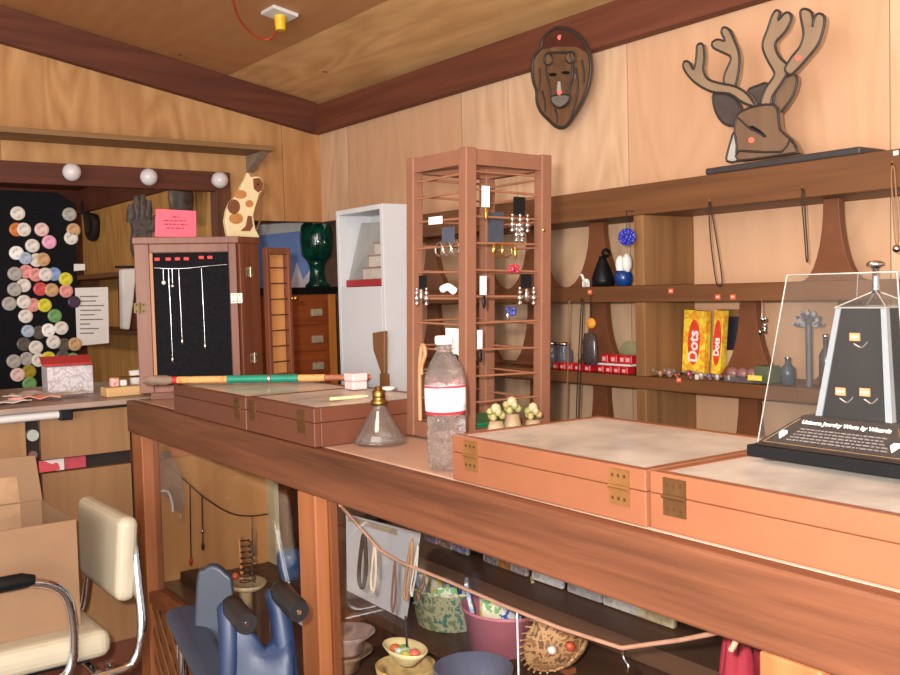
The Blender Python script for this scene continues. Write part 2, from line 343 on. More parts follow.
ROWS = [[(57, 75, 'white'), (223, 78, 'grey')], [(53, 127, 'orange'), (76, 127, 'white'), (134, 127, 'pinkish white'), (236, 128, 'tan')], [(104, 179, 'white'), (158, 167, 'bright pink'), (228, 154, 'white')],
        [(53, 202, 'pure white'), (82, 219, 'pale blue'), (117, 225, 'white'), (138, 223, 'tan')], [(48, 269, 'grey'), (84, 262, 'pink'), (115, 272, 'pink'), (146, 271, 'white'), (174, 270, 'blue'), (211, 286, 'yellow')],
        [(47, 319, 'grey'), (76, 306, 'white'), (130, 318, 'red'), (166, 321, 'tan'), (212, 324, 'pink')], [(30, 365, 'grey'), (77, 359, 'white'), (106, 369, 'pink'), (143, 370, 'yellow'), (238, 359, 'purple')],
        [(82, 405, 'white'), (176, 404, 'green')], [(90, 453, 'pale blue'), (126, 457, 'dark grey'), (155, 450, 'pure white'), (197, 443, 'white')], [(77, 495, 'dark grey'), (115, 505, 'white'), (172, 488, 'white'), (206, 497, 'dark grey'), (240, 495, 'tan')],
        [(45, 550, 'grey'), (86, 542, 'grey'), (124, 546, 'white'), (156, 540, 'yellow'), (202, 535, 'dark grey'), (234, 544, 'green')], [(57, 593, 'pinkish white'), (93, 583, 'olive')], [(95, 622, 'green')]]
NC = 0
for ri, row in enumerate(ROWS):
    for ci, (X, Y, cn) in enumerate(row):
        NC += 1; off = .003*(NC % 3)
        p = at_y(X/3.21, 190+Y/3.21, 4.165-off)
        lab = '%s round pin button, %s in the %s row of the black board' % (cn, 'alone' if len(row) == 1 else ORD[ci]+' from left', ORD[ri])
        o = thing('pin_button', lab, 'button', p, 0, 'pin buttons on the black board')
        r = .0275 if cn not in ('purple', 'pale blue') else .025
        yb = 4.169
        MB().tube([(p.x, yb, p.z), (p.x, p.y-.003, p.z), (p.x, p.y-.006, p.z)], [r, r, r*.8], 20, smooth=False).build('button_rim', plain('button_'+cn.replace(' ', '_'), CLR[cn], .3, var=.05), o)
        c = CLR[cn]; dk = tuple(int(v*.72) for v in c)
        MB().tube([(p.x, p.y-.0055, p.z), (p.x, p.y-.0068, p.z)], r*.66, 18, smooth=False).build('printed_face', mottle('print_'+cn.replace(' ', '_'), (dk, c, tuple(min(255, int(v*1.1)) for v in c)), 60, .3, False), o)
def ypoly(px, Y, d=.004): return MB().prism([at_y(x, y, Y) for x, y in px], (0, d, 0))
t = thing('notice', 'white typed notice sheet hanging right of the black button board', 'paper notice', at_y(92, 344, 4.166))
ypoly([(75, 288), (108, 287), (109, 343), (77, 346)], 4.166, .002).build('sheet', M_paper, t)
m = plain('grey_ink', (120, 112, 112), .8)
mb = MB()
for k in range(9):
    y = 296+k*4.6; x1 = (98, 96, 104, 101, 95, 103, 90, 99, 94)[k]
    mb.prism([at_y(x, yy, 4.1655) for x, yy in ((80, y), (x1, y-.3), (x1, y+.9), (80, y+1.2))], (0, .0004, 0))
mb.build('typed_lines', m, t)
tag(ypoly([(74, 264), (85, 264), (85, 270), (74, 271)], 4.166, .003).build('shelf_tag', M_paper), 'small white tag at right edge of the black button board', 'tag')

# alcove shelf, hung things
t = thing('alcove_shelf', 'brown shelf along plywood wall behind the opening, above the notice', 'shelf', (1.78, 5.2, 1.43))
MB().box(1.62, 1.829, 4.6, 6.35, 1.42, 1.445).build('shelf_board', M_shelf, t); MB().box(1.62, 1.829, 4.6, 6.35, 1.12, 1.14).build('shelf_board', M_shelf, t)
for y in (5.2, 6.1): MB().box(1.66, 1.829, y-.01, y+.01, 1.141, 1.4195).build('divider', M_bracket, t)
p = at_x(90, 222, 1.81)
tag(MB().tube(smoothpath([p+Vector((0, .12, .14)), p+Vector((0, .05, .02)), p+Vector((0, .02, -.08)), p+Vector((0, -.08, -.09)), p+Vector((0, -.12, .0)), p+Vector((0, -.03, .03))]), [.012]+[.025]*30, 8).build('hanging_pouch', M_cord),
    'dark rounded pouch hanging on plywood wall inside the opening', 'pouch')
# glove form with five fingers
def glove(px, base, label, Yp):
    o = thing('work_glove', label, 'glove', at_y(px, base, Yp))
    f = lambda x, y: at_y(px+x, base+y, Yp)
    ring = smoothloop([f(-10, -2), f(-9, -20), f(-10, -30), f(0, -33), f(9, -30), f(10, -18), f(7, 0), f(4, 14), f(-4, 14)], 3)
    MB().prism(ring, (0, .035, 0)).build('palm', M_gl, o, .008, 3)
    for a, b, c_, d_ in ((-10, -28, -11, -46), (-5, -30, -5, -54), (0, -31, 1, -55), (5, -30, 7, -50), (9, -20, 15, -34)):
        MB().tube([f(a, b)+Vector((0, .017, 0)), f((a+c_)/2, (b+d_)/2)+Vector((0, .012, 0)), f(c_, d_)+Vector((0, .012, 0))], [.018, .017, .010], 8).build('finger', M_gl, o)
    MB().tube([f(0, 12)+Vector((0, .015, 0)), f(0, 30)+Vector((0, .02, 0)), Vector((f(0, 30).x, Yp+.02, 1.015))], [.02, .01, .008], 8).build('stand_rod', M_cord, o)
    return o
M_gl = mottle('grey_glove', ((40, 36, 33), (74, 66, 60), (30, 26, 25)), 40, .7, False)
glove(143, 250, 'dark grey glove with raised fingers standing left of jewelry cabinet', 3.38)
t = thing('hanging_cloth', 'white folded cloth hanging between the notice and the jewelry cabinet', 'cloth', at_y(130, 300, 4.3))
px = [(122, 269), (137, 268), (134, 300), (130, 330), (123, 329)]
MB().prism([at_y(x, y, 4.3) for x, y in px], (0, .05, 0)).build('cloth', M_paper, t, .008)
MB().tube([at_y(115, 267, 4.32), at_y(143, 267, 4.32)], .006).build('hanger_rod', M_cord, t)
p = at_y(181, 198, 4.5)
tag(MB().lathe([(.0, -.13), (.045, -.12), (.06, 0), (.05, .11), (0, .14)], p, 16).build('hanging_mask', mottle('mask_wood', ((60, 46, 38), (120, 104, 92)), 12, .5, False)), 'dark oval carving hanging under the dark beam above pink sign', 'carving')
p2 = at_y(181, 183, 4.5)
tag(MB().tube([p2+Vector((0, 0, -.12)), Vector((p2.x, p2.y, 1.999))], .003).build('hanging_string', M_cord), 'cord holding the dark oval carving under the beam', 'cord')

# recess on the right: poster, drawers, glass head
t = thing('poster', 'blue sky poster with a pale peak behind the green glass head', 'poster', at_y(285, 315, 4.612))
MB().prism([at_y(x, y, 4.612) for x, y in ((255, 228), (318, 224), (318, 318), (255, 318))], (0, .004, 0)).build('sheet', plain('poster_blue', (130, 156, 214), .4, var=.2, scale=5), t)
MB().prism([at_y(x, y, 4.609) for x, y in ((274, 318), (276, 290), (281, 296), (286, 278), (291, 284), (297, 262), (303, 280), (310, 270), (318, 288), (318, 318))], (0, .0025, 0)).build('pale_peak', plain('poster_pale', (240, 222, 228), .4, var=.15, scale=12), t)
MB().prism([at_y(x, y, 4.6095) for x, y in ((255, 225), (318, 221), (318, 229), (255, 236))], (0, .0015, 0)).build('white_border', M_paper, t)
t = thing('drawer_cabinet', 'orange brown wooden cabinet of small drawers in the corner recess', 'cabinet', (2.27, 4.30, 0))
zt = 1.30
MB().box(2.02, 2.36, 4.20, 4.48, 0, zt).build('body', wood('drawer_wood', (176, 92, 42), (136, 62, 26), 'x'), t, .003)
MB().box(2.361, 2.40, 4.19, 4.48, 0, zt).build('side_panel', wood('light_drawer_wood', (220, 140, 62), (190, 112, 44), 'z'), t, .003)
MB().box(1.96, 2.46, 4.17, 4.49, zt+.001, zt+.035).build('top', M_black, t, .003)
for k in range(6):
    z1 = zt-.03-k*.13
    d = MB().box(2.04, 2.345, 4.188, 4.199, z1-.115, z1).build('drawer', wood('drawer_wood', (176, 92, 42), (136, 62, 26), 'x'), t, .003)
    MB().box(2.255, 2.315, 4.170, 4.1875, z1-.075, z1-.04).build('handle', plain('bone_handle', (186, 168, 140), .5), d, .004)
p = Vector((2.378, 4.33, zt+.0355))
t = thing('green_bust', 'dark green glass head on a stem standing atop drawer cabinet', 'ornament', p)
M_green = plain('green_glass', (10, 62, 48), .06, var=.5, scale=22, spec=.9)
MB().lathe([(.06, 0), (.062, .01), (.042, .03), (.036, .075), (.04, .11), (.05, .13)], p, 20).build('neck_stem', M_green, t)
MB().lathe([(.05, .13), (.072, .16), (.078, .215), (.08, .265), (.07, .31), (.04, .34), (0, .35)], p, 20, squash=(1, 1.15)).build('head', M_green, t)
MB().tube([p+Vector((-.01, -.095, .25)), p+Vector((-.01, -.112, .21)), p+Vector((-.01, -.088, .2))], [.008, .016, .012]).build('nose', M_green, t)

# ------------------------------------------------------------------ left counter
t = thing('side_counter', 'plywood fronted sales counter below the button board, meeting the showcase counter', 'counter', (.2, 3.1, 0))
Yf = 2.85
MB().box(-1.2, 1.40, 2.80, 3.45, .998, 1.0145).build('counter_top', plain('worn_laminate', (150, 128, 116), .4, var=.15, scale=8), t, .003)
MB().box(.677, .925, Yf, Yf+.02, .858, .985).build('front_panel', M_ply, t)
MB().box(.677, .925, Yf, Yf+.02, .30, .818).build('front_panel', M_ply, t)
MB().box(-1.2, .638, Yf, Yf+.02, .30, .985).build('front_panel', M_ply, t)
MB().box(-1.2, .93, Yf+.021, Yf+.05, .05, .997).build('carcass', M_darkgap, t)
MB().box(.93, .95, Yf, 3.4, 0, .997).build('end_panel', M_rustz, t)
MB().box(-1.2, .929, Yf+.01, Yf+.02, 0, .298).build('kick_board', M_rust, t)
MB().box(.672, .74, Yf+.012, Yf+.0205, .822, .854).build('paper_label', mottle('pink_white_label', ((214, 204, 200), (200, 70, 80), (190, 60, 70)), 14), t)
MB().box(.742, .80, Yf+.012, Yf+.0205, .822, .854).build('paper_label', plain('red_label', (176, 60, 74), .6), t)
d = MB().tube([(.657, Yf-.002, .93), (.657, Yf+.02, .93)], .016, 18).build('disc', plain('grey_disc', (160, 164, 158), .5), t)
d = MB().tube([(.655, Yf-.002, .875), (.655, Yf+.02, .875)], .012, 18).build('disc', plain('mauve_disc', (110, 70, 80), .5), t)
t = thing('fluorescent_tube', 'white fluorescent tube fixed under the front edge of left counter', 'lamp', (.2, 2.82, .98))
MB().tube([(-1.1, 2.822, .985), (.72, 2.822, .985)], .0115, 14).build('tube', plain('tube_white', (206, 200, 198), .3, var=.02), t)
MB().box(.7205, .755, 2.805, 2.84, .968, .9975).build('end_cap', M_black, t, .003)
# things on it
p = Vector((.83, 3.13, 1.0155))
t = thing('gift_box', 'white patterned box with open red lid on the left counter', 'box', p, -.12)
mbm = Matrix.Translation(p) @ Matrix.Rotation(-.12, 4, 'Z')
for nm, b in (('front', (-.065, .065, -.065, -.06, 0, .085)), ('back', (-.065, .065, .06, .065, 0, .085)), ('side', (-.065, -.06, -.0595, .0595, 0, .085)), ('side', (.06, .065, -.0595, .0595, 0, .085)), ('bottom', (-.0595, .0595, -.0595, .0595, 0, .004))):
    MB(mbm).box(*b).build(nm+'_panel', mottle('white_printed_card', ((186, 178, 180), (200, 196, 200), (170, 150, 156), (204, 200, 202)), 60, .5, False), t)
MB(mbm).hexa([Vector(q) for q in ((-.066, -.03, .087), (.07, -.03, .087), (.07, .068, .09), (-.066, .068, .09), (-.07, -.026, .092), (.07, -.026, .092), (.074, .07, .112), (-.07, .07, .112))]).build('lid', plain('red_card', (196, 62, 62), .5), t)
p = at_z(116, 396, 1.0155); p = Vector((.925, 2.90, 1.0155))
t = thing('wooden_block_tray', 'small pale wooden tray at the right end of left counter', 'tray', p)
MB().box(p.x-.055, p.x+.055, p.y-.03, p.y+.03, 1.0155, 1.043).build('block', wood('pale_wood', (216, 176, 124), (186, 144, 94), 'x'), t, .002)
MB().box(p.x-.035, p.x-.012, p.y-.015, p.y+.01, 1.0435, 1.07).build('carved_figure', mottle('red_cream', ((226, 206, 196), (206, 120, 96)), 70, .6, False), t, .004)
MB().box(p.x-.008, p.x+.012, p.y-.012, p.y+.01, 1.0435, 1.062).build('carved_figure', M_paper, t, .004)
MB().tube([(p.x-.005, p.y+.012, 1.068), (p.x+.055, p.y+.012, 1.068)], .003).build('rod', M_gold, t)
q = at_z(122, 388, 1.0155); q = Vector((1.02, 3.05, 1.0155))
tag(MB().lathe([(.018, 0), (.024, .06), (.022, .06), (.016, .004)], q, 16).build('paper_cup', M_paper), 'white paper cup behind the small wooden tray', 'cup')
for i, (u0, v0, a, c_, lb) in enumerate(((.60, 2.93, .3, (226, 216, 210), 'white crumpled paper slip at the left counter edge'), (.70, 2.97, -.4, (222, 130, 110), 'pinkish plastic packet lying on left counter'), (.69, 3.08, .9, (206, 196, 186), 'pale packet lying before the button board'), (.78, 2.99, .1, (170, 150, 120), 'tan scrap packet lying beside the white gift box'))):
    M_ = Matrix.Translation((u0, v0, 1.0153+.0022*i)) @ Matrix.Rotation(a, 4, 'Z')
    mb = MB(M_); n = 6; vs = []
    for iy in range(3):
        for ix in range(n): vs.append(Vector((-.07+.14*ix/(n-1), -.03+.03*iy, .002+.010*random.random())))
    fs = [[iy*n+ix, iy*n+ix+1, (iy+1)*n+ix+1, (iy+1)*n+ix] for iy in range(2) for ix in range(n-1)]
    mb.add(vs, fs); o = mb.build('paper_packet', plain('packet_%d' % i, c_, .35), loc=Vector((u0, v0, 1.0155)))
    sd = o.modifiers.new('thick', 'SOLIDIFY'); sd.thickness = .002; tag(o, lb, 'packet', 'packets on the left counter')

# ------------------------------------------------------------------ main showcase counter
ctr = cthing('showcase_counter', 'long glass fronted wooden showcase counter running across the room', 'counter', .23, 0.9, 0)
D_ = .47; V0, V1 = -.75, 2.30
C().box(.0265, D_, V0, V1, .9985, 1.0145).build('counter_top', plain('dusty_pinkish_top', (178, 142, 122), .45, var=.12, scale=6), ctr, .004)
C().box(0, .026, V0, V1, .925, 1.0145).build('fascia', M_fascia, ctr, .005, 3)
M_post = wood('post_pine', (166, 102, 62), (130, 76, 44), 'z', fine=50, rough=.45)
def post(v0, v1, d=.030): return C().box(.002, d, v0, v1, .0, .9245).build('post', M_post, ctr, .003)
post(2.18, 2.262, .05); post(1.14, 1.213); post(.072, .144)
def stop(v0, v1): C().box(.0305, .046, v0, v1, .4925, .9245).build('glass_stop', M_pinedark, ctr)
stop(1.135, 1.213); stop(.068, .144)
for a, b in ((1.214, 2.179), (.145, 1.134), (V0, .067)):
    C().box(.005, .05, a, b, .46, .492).build('bottom_rail', M_pinedark, ctr, .002)
    C().box(.031, .034, a+.001, b-.001, .4925, .9245).build('glass_pane', M_pane, ctr)
C().box(.051, .42, 2.245, 2.262, 0, .998).build('end_panel', M_plyend, ctr)
C().box(.40, D_, 2.264, 2.30, 0, .998).build('corner_post', M_pinedark, ctr)
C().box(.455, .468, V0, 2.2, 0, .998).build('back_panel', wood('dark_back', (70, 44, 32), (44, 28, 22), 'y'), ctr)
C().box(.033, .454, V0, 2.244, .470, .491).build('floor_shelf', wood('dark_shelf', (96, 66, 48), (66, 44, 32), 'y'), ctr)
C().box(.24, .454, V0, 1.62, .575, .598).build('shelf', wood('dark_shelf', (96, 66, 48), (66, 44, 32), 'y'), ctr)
C().box(.30, .454, V0, 1.62, .70, .733).build('shelf', wood('dark_shelf', (96, 66, 48), (66, 44, 32), 'y'), ctr)
for v in (.50, .16): C().box(.26, .454, v, v+.025, .5985, .6995).build('divider', M_pinedark, ctr)
C().box(.26, .454, 1.60, 1.62, .4915, .5745).build('divider', M_pinedark, ctr)
# lattice below the rail
mb = C()
def strip(v0, z0, v1, z1, u):
    dv, dz = v1-v0, z1-z0; l = math.hypot(dv, dz); nv, nz = -dz/l*.014, dv/l*.014
    mb.prism([(u, v0+nv, z0+nz), (u, v1+nv, z1+nz), (u, v1-nv, z1-nz), (u, v0-nv, z0-nz)], (.005, 0, 0))
z0, z1 = .06, .455
for k in range(-6, 14):
    v = 1.25+k*.075
    for s, u in ((1, .012), (-1, .018)):
        a, b = (v, v+.395) if s == 1 else (v+.395, v)
        lo, hi = 1.215, 2.178
        za, zb = z0, z1
        # clip
        p0, p1 = (a, za), (b, zb)
        def clip(p, q):
            if p[0] < lo or p[0] > hi:
                e = lo if p[0] < lo else hi
                if (q[0]-p[0]) == 0: return None
                tt = (e-p[0])/(q[0]-p[0])
                if tt < 0 or tt > 1: return None
                return (e, p[1]+(q[1]-p[1])*tt)
            return p
        c0 = clip(p0, p1); c1 = clip(p1, p0)
        if c0 and c1 and abs(c1[1]-c0[1]) > .02: strip(c0[0], c0[1], c1[0], c1[1], u)
mb.build('lattice', wood('lattice_wood', (150, 98, 58), (112, 70, 40), 'z'), ctr)
C().box(.032, .05, .145, 2.178, 0.0, .459).build('lower_panel', M_pinedark, ctr)

# ------------------------------------------------------------------ flat display cases
M_dust = pane('dusty_glass_top', clear=.85, rough=.14, haze=.55, hazecol=(216, 204, 192), gl=.3)
def hinge(v, u, z, parent, m):
    h = C().box(u-.0025, u-.0002, v-.0165, v+.0165, z-.022, z-.002).box(u-.0025, u-.0002, v-.0165, v+.0165, z+.002, z+.0215).build('hinge', m, parent)
    C().tube([(u-.003, v-.017, z), (u-.003, v+.017, z)], .0028, 8).build('hinge_pin', m, h)
    for dv in (-.01, 0, .01):
        for dz in (-.014, .014): C().tube([(u-.0024, v+dv, z+dz), (u-.0036, v+dv, z+dz)], .0022, 6).build('screw', plain('dark_screw', (96, 66, 40), .4, .6), h)
def case(label, v0, v1, u0, u1, z0, h, m, hs, lining, hm, group):
    t = cthing('display_case', label, 'display case', (u0+u1)/2, (v0+v1)/2, z0, group)
    hz = z0+h*.62; w = .014
    def ring(za, zb, nm):
        mb = C(); mb.box(u0, u0+w, v0, v1, za, zb); mb.box(u1-w, u1, v0, v1, za, zb); mb.box(u0+w, u1-w, v0, v0+w, za, zb); mb.box(u0+w, u1-w, v1-w, v1, za, zb)
        return mb.build(nm, m, t, .0015)
    ring(z0, hz-.0003, 'tray'); ring(hz+.0003, z0+h, 'lid_frame')
    C().box(u0+w+.0005, u1-w-.0005, v0+w+.0005, v1-w-.0005, z0+.001, z0+.006).build('tray_bottom', m, t)
    C().box(u0+w+.001, u1-w-.001, v0+w+.001, v1-w-.001, z0+.0065, z0+h*.66).build('lining', lining, t)
    C().box(u0+w*.6, u1-w*.6, v0+w*.6, v1-w*.6, z0+h-.0045, z0+h-.001).build('glass_top', M_dust, t)
    for hv in hs: hinge(hv, u0, hz, t, hm)
    return t
M_lin = mottle('faded_lining', ((176, 156, 140), (214, 202, 190), (226, 218, 208)), 7, .9, False)
hb = plain('bright_brass', (150, 104, 60), .45, .6, var=.15); hd = plain('aged_brass', (112, 78, 46), .45, .7, var=.2)
case('orange brown glass topped display case on the counter right of the bottle', .318, .715, .023, .325, 1.0155, .068, M_case, (.665, .36), M_lin, hb, 'flat glass topped cases')
case('orange brown glass topped display case under the clear acrylic jewelry stand', -.09, .314, .026, .33, 1.0155, .068, M_case, (.275, -.05), M_lin, hd, 'flat glass topped cases')
case('brown glass topped display case on counter just left of the oil lamp', 1.135, 1.445, .004, .29, 1.0155, .073, M_casedk, (1.185, 1.415), M_lin, hd, 'flat glass topped cases')
case('brown glass topped display case under the cane, beside the jewelry cabinet', 1.449, 1.90, .002, .28, 1.0155, .071, M_casedk, (1.49,), plain('dark_green_lining', (70, 78, 74), .9), hd, 'flat glass topped cases')

# ------------------------------------------------------------------ jewelry cabinet with black velvet front
Z0 = 1.0155; ZC = 1.472
cab = cthing('jewelry_cabinet', 'tall wooden jewelry cabinet with black velvet front and necklaces, cat on top', 'jewelry cabinet', .24, 2.22, Z0)
P = [(.036, 2.245), (.288, 2.160), (.368, 2.205), (.368, 2.33), (.10, 2.37)]
def fr(a, b): # face frame from corner a to b: returns function (s,d,z): s metres along, d metres outward
    ax = Vector((b[0]-a[0], b[1]-a[1], 0)); ln = ax.length; ax /= ln; nn = Vector((ax.y, -ax.x, 0))
    return (lambda s, d, z: Vector((a[0], a[1], 0))+ax*s+nn*d+Vector((0, 0, z))), ln
def fbox(F, s0, s1, d0, d1, z0, z1, mb=None):
    mb = mb or C(); return mb.hexa([F(s0, d0, z0), F(s1, d0, z0), F(s1, d1, z0), F(s0, d1, z0), F(s0, d0, z1), F(s1, d0, z1), F(s1, d1, z1), F(s0, d1, z1)])
C().prism([Vector((x, y, Z0+.03)) for x, y in P], (0, 0, ZC-.02-Z0-.03)).build('body', M_cab, cab)
cx = sum(p[0] for p in P)/5; cy = sum(p[1] for p in P)/5
C().prism([Vector((cx+(x-cx)*1.09, cy+(y-cy)*1.09, ZC-.0195)) for x, y in P], (0, 0, .0195)).build('top_board', M_cab, cab, .002)
C().prism([Vector((cx+(x-cx)*.9, cy+(y-cy)*.9, Z0)) for x, y in P], (0, 0, .0295)).build('base', wood('cab_base', (136, 76, 48), (100, 54, 34), 'x'), cab)
FA, LA = fr(P[0], P[1])
mb = C(); fbox(FA, -.012, .028, .001, .016, Z0+.02, ZC-.02, mb); fbox(FA, LA-.022, LA, .001, .016, Z0+.02, ZC-.02, mb); fbox(FA, .028, LA-.022, .001, .016, ZC-.045, ZC-.02, mb)
fbox(FA, .028, LA-.022, .001, .016, Z0+.02, Z0+.04, mb); mb.build('door_frame', M_cab, cab, .002)
fbox(FA, .0285, .0365, .001, .013, Z0+.0405, ZC-.0455).build('inner_edge', M_cablt, cab)
fbox(FA, .037, LA-.0225, .001, .005, Z0+.0405, ZC-.0455).build('velvet_panel', M_velvet, cab)
FB, LB = fr(P[1], P[2])
fbox(FB, .002, LB, .0005, .012, Z0+.02, ZC-.02).build('side_panel', M_cab, cab, .002)
def cabhinge(F, s, z, d, m=plain('antique_brass', (112, 92, 62), .6, .7)):
    mb = C()
    for ds in (-.009, .009): fbox(F, s+ds-.007, s+ds+.007, d+.0002, d+.002, z-.014, z+.014, mb)
    for ds in (-.009, .009):
        for dz in (-.009, .009): mb.ball(F(s+ds, d+.002, z+dz), .0028, 8)
    h = mb.build('hinge', m, cab); C().tube([F(s, d+.003, z-.015), F(s, d+.003, z+.015)], .0028, 8).build('hinge_pin', m, h)
cabhinge(FA, -.002, 1.275, .016); cabhinge(FA, LA-.004, 1.295, .016, plain('silver_hinge', (170, 160, 140), .45, 1))
cabhinge(FB, .045, 1.37, .012, plain('silver_hinge', (170, 160, 140), .45, 1)); cabhinge(FB, .05, 1.12, .012, plain('silver_hinge', (170, 160, 140), .45, 1))
# opened rack door with bars
FD, LD = fr((.388, 2.205), (.482, 2.24))
mb = C(); fbox(FD, 0, .012, 0, .02, Z0+.03, ZC-.03, mb); fbox(FD, LD-.012, LD, 0, .02, Z0+.03, ZC-.03, mb); fbox(FD, .012, LD-.012, 0, .02, ZC-.05, ZC-.03, mb); fbox(FD, .012, LD-.012, 0, .02, Z0+.03, Z0+.05, mb)
rd = mb.build('rack_door', M_cab, cab, .002)
fbox(FD, .0125, LD-.0125, -.004, -.0005, Z0+.03, ZC-.03).build('door_back', wood('door_back_wood', (216, 158, 100), (180, 120, 70), 'z'), rd)
for k in range(8): z = Z0+.085+k*.047; C().tube([FD(.0125, .012, z), FD(LD-.0125, .012, z)], .002, 6).build('earring_bar', plain('dark_rod', (78, 48, 32), .5), rd)
mb = C(); mb.ball(FD(LD+.004, .03, 1.29), .009, 10); mb.tube([FD(LD-.004, .02, 1.29), FD(LD+.003, .028, 1.29)], .004, 8); mb.build('knob', M_brass, rd)
# price tags and necklaces on the velvet
for i, s in enumerate((.048, .078, .103, .127, .168, .192)):
    F = fbox(FA, s-.006, s+.0075, .0055, .0062, ZC-.066+(.003 if i > 3 else 0), ZC-.058+(.003 if i > 3 else 0)); o = F.build('price_sticker', plain('red_sticker', (232, 44, 36), .6), cab)
F = FA; cp = [FA(.04, .009, ZC-.086), FA(.08, .009, ZC-.089), FA(.12, .009, ZC-.089), FA(.16, .009, ZC-.086), FA(LA-.026, .009, ZC-.080)]
tag(C().tube(smoothpath(cp), .0009, 6).build('display_chain', M_silver), 'thin silver chain strung across the top of the black velvet panel', 'chain')
for i, (s, zb, lb) in enumerate(((.080, 1.115, 'longest silver chain necklace hanging on black velvet cabinet front'), (.108, 1.165, 'silver chain necklace, second from right on black velvet cabinet front'), (.170, 1.15, 'rightmost silver chain necklace on the black velvet cabinet front'))):
    t = cthing('chain_necklace', lb, 'necklace', L(CF @ FA(s, .008, zb)).x, L(CF @ FA(s, .008, zb)).y, zb, 'necklaces on the velvet cabinet')
    C().tube(smoothpath([FA(s-.002, .0085, ZC-.09), FA(s-.001, .0085, 1.3), FA(s, .0085, zb+.02)]), .0008, 6).build('chain', M_silver, t)
    C().ball(FA(s, .009, zb+.012), .004, 8, (1, 1, 2.6)).build('pendant', M_silver, t)
for i, s in enumerate((.064, .088)):
    t = cthing('short_pendant', ('short pendant with pearl bead at left of the velvet panel', 'short silver pendant beside the pearl bead pendant on velvet panel')[i], 'pendant', L(CF @ FA(s, .008, 1.33)).x, L(CF @ FA(s, .008, 1.33)).y, 1.33)
    C().tube([FA(s, .0085, ZC-.09), FA(s, .0085, 1.352-.01*i)], .001, 6).build('chain', M_silver, t); C().ball(FA(s, .010, 1.344-.01*i), .006, 10).build('bead', (M_paper, M_silver)[i], t)
# pink sign on top
FT = lambda x, y, Y: L(at_y(x, y, Y))
p = W(.15, 2.22, ZC+.0005); Yp = p.y
t = thing('pink_sign', 'pink card sign with black printed lines standing on the jewelry cabinet', 'sign', at_y(176, 233, Yp))
zz = ZC+.001
a = at_y(155, 233, Yp); b = at_y(196, 233, Yp); c = at_y(196, 211, Yp); d = at_y(156, 209, Yp); a.z = b.z = zz
MB().prism([a, b, c, d], (0, .003, 0)).build('card', plain('pink_card', (240, 100, 122), .6, var=.03), t)
MB().prism([(a.x+.01, Yp+.004, zz), (b.x-.01, Yp+.004, zz), (b.x-.01, Yp+.03, zz)], (0, 0, .0015)).build('easel_foot', plain('pink_card', (240, 100, 122)), t)
ex = (b-a).normalized(); cc = (a+b+c+d)/4
mpk = plain('dark_print', (150, 50, 72), .7)
for k, hw in enumerate((.010, .036, .034, .028)):
    zc_ = cc.z+.018-.0105*k; x_ = cc.x-hw; mb = MB()
    while x_ < cc.x+hw-.003:
        w_ = random.uniform(.006, .016); x2 = min(cc.x+hw, x_+w_); yy = lerp(a.y, d.y, .5)-.0004
        mb.box(x_, x2, yy-.0002, yy, zc_-.0018, zc_+.0018); x_ = x2+.0035
    mb.build('printed_line', mpk, t)
# wooden cat
Yc = W(.30, 2.21).y
cf = lambda X, Y: at_y(110+X/2.7, 160+Y/2.7, Yc)
t = thing('cat_cutout', 'cream and brown painted wooden cat sitting on top of jewelry cabinet', 'figurine', Vector((cf(355, 195).x, Yc, ZC)))
out = [(318, 197), (311, 165), (316, 135), (326, 112), (340, 98), (350, 84), (357, 66), (366, 50), (373, 33), (381, 46), (394, 44), (407, 46), (415, 62), (413, 80), (403, 92), (399, 108), (392, 128), (387, 150), (390, 170), (393, 186), (404, 194)]
pts = [cf(*q) for q in out]
for q in (pts[0], pts[-1]): q.z = ZC+.001
MB().prism(pts, (0, .018, 0)).build('body', plain('cream_paint', (206, 188, 148), .5, var=.04), t, .002)
def patch(px, m, nm, n=14):
    MB().prism([cf(*q) for q in px] if len(px) > 2 else [cf(px[0][0]+px[1][0]*math.cos(2*PI*k/n), px[0][1]+px[1][1]*math.sin(2*PI*k/n)) for k in range(n)], (0, -.0012, 0)).build(nm, m, t)
mbn = plain('brown_paint', (110, 62, 36), .5); mtn = plain('tan_paint', (168, 112, 60), .5)
patch([(386, 50), (404, 48), (413, 62), (411, 80), (400, 88), (388, 78)], mbn, 'brown_patch'); patch([(334, 126), (17, 20)], mbn, 'brown_patch'); patch([(352, 93), (17, 12)], mtn, 'tan_patch'); patch([(376, 118), (11, 10)], mtn, 'tan_patch')
patch([(340, 158), (19, 15)], mtn, 'tan_patch'); patch([(372, 150), (382, 152), (386, 178), (378, 192), (352, 192), (366, 178)], mbn, 'brown_patch')
patch([(399, 66), (2.5, 3)], M_black, 'eye', 8)
MB().tube(smoothpath([cf(396, 190), cf(408, 150), cf(404, 110), cf(412, 92), cf(415, 84)]), .003, 6).build('tail', mbn, t)

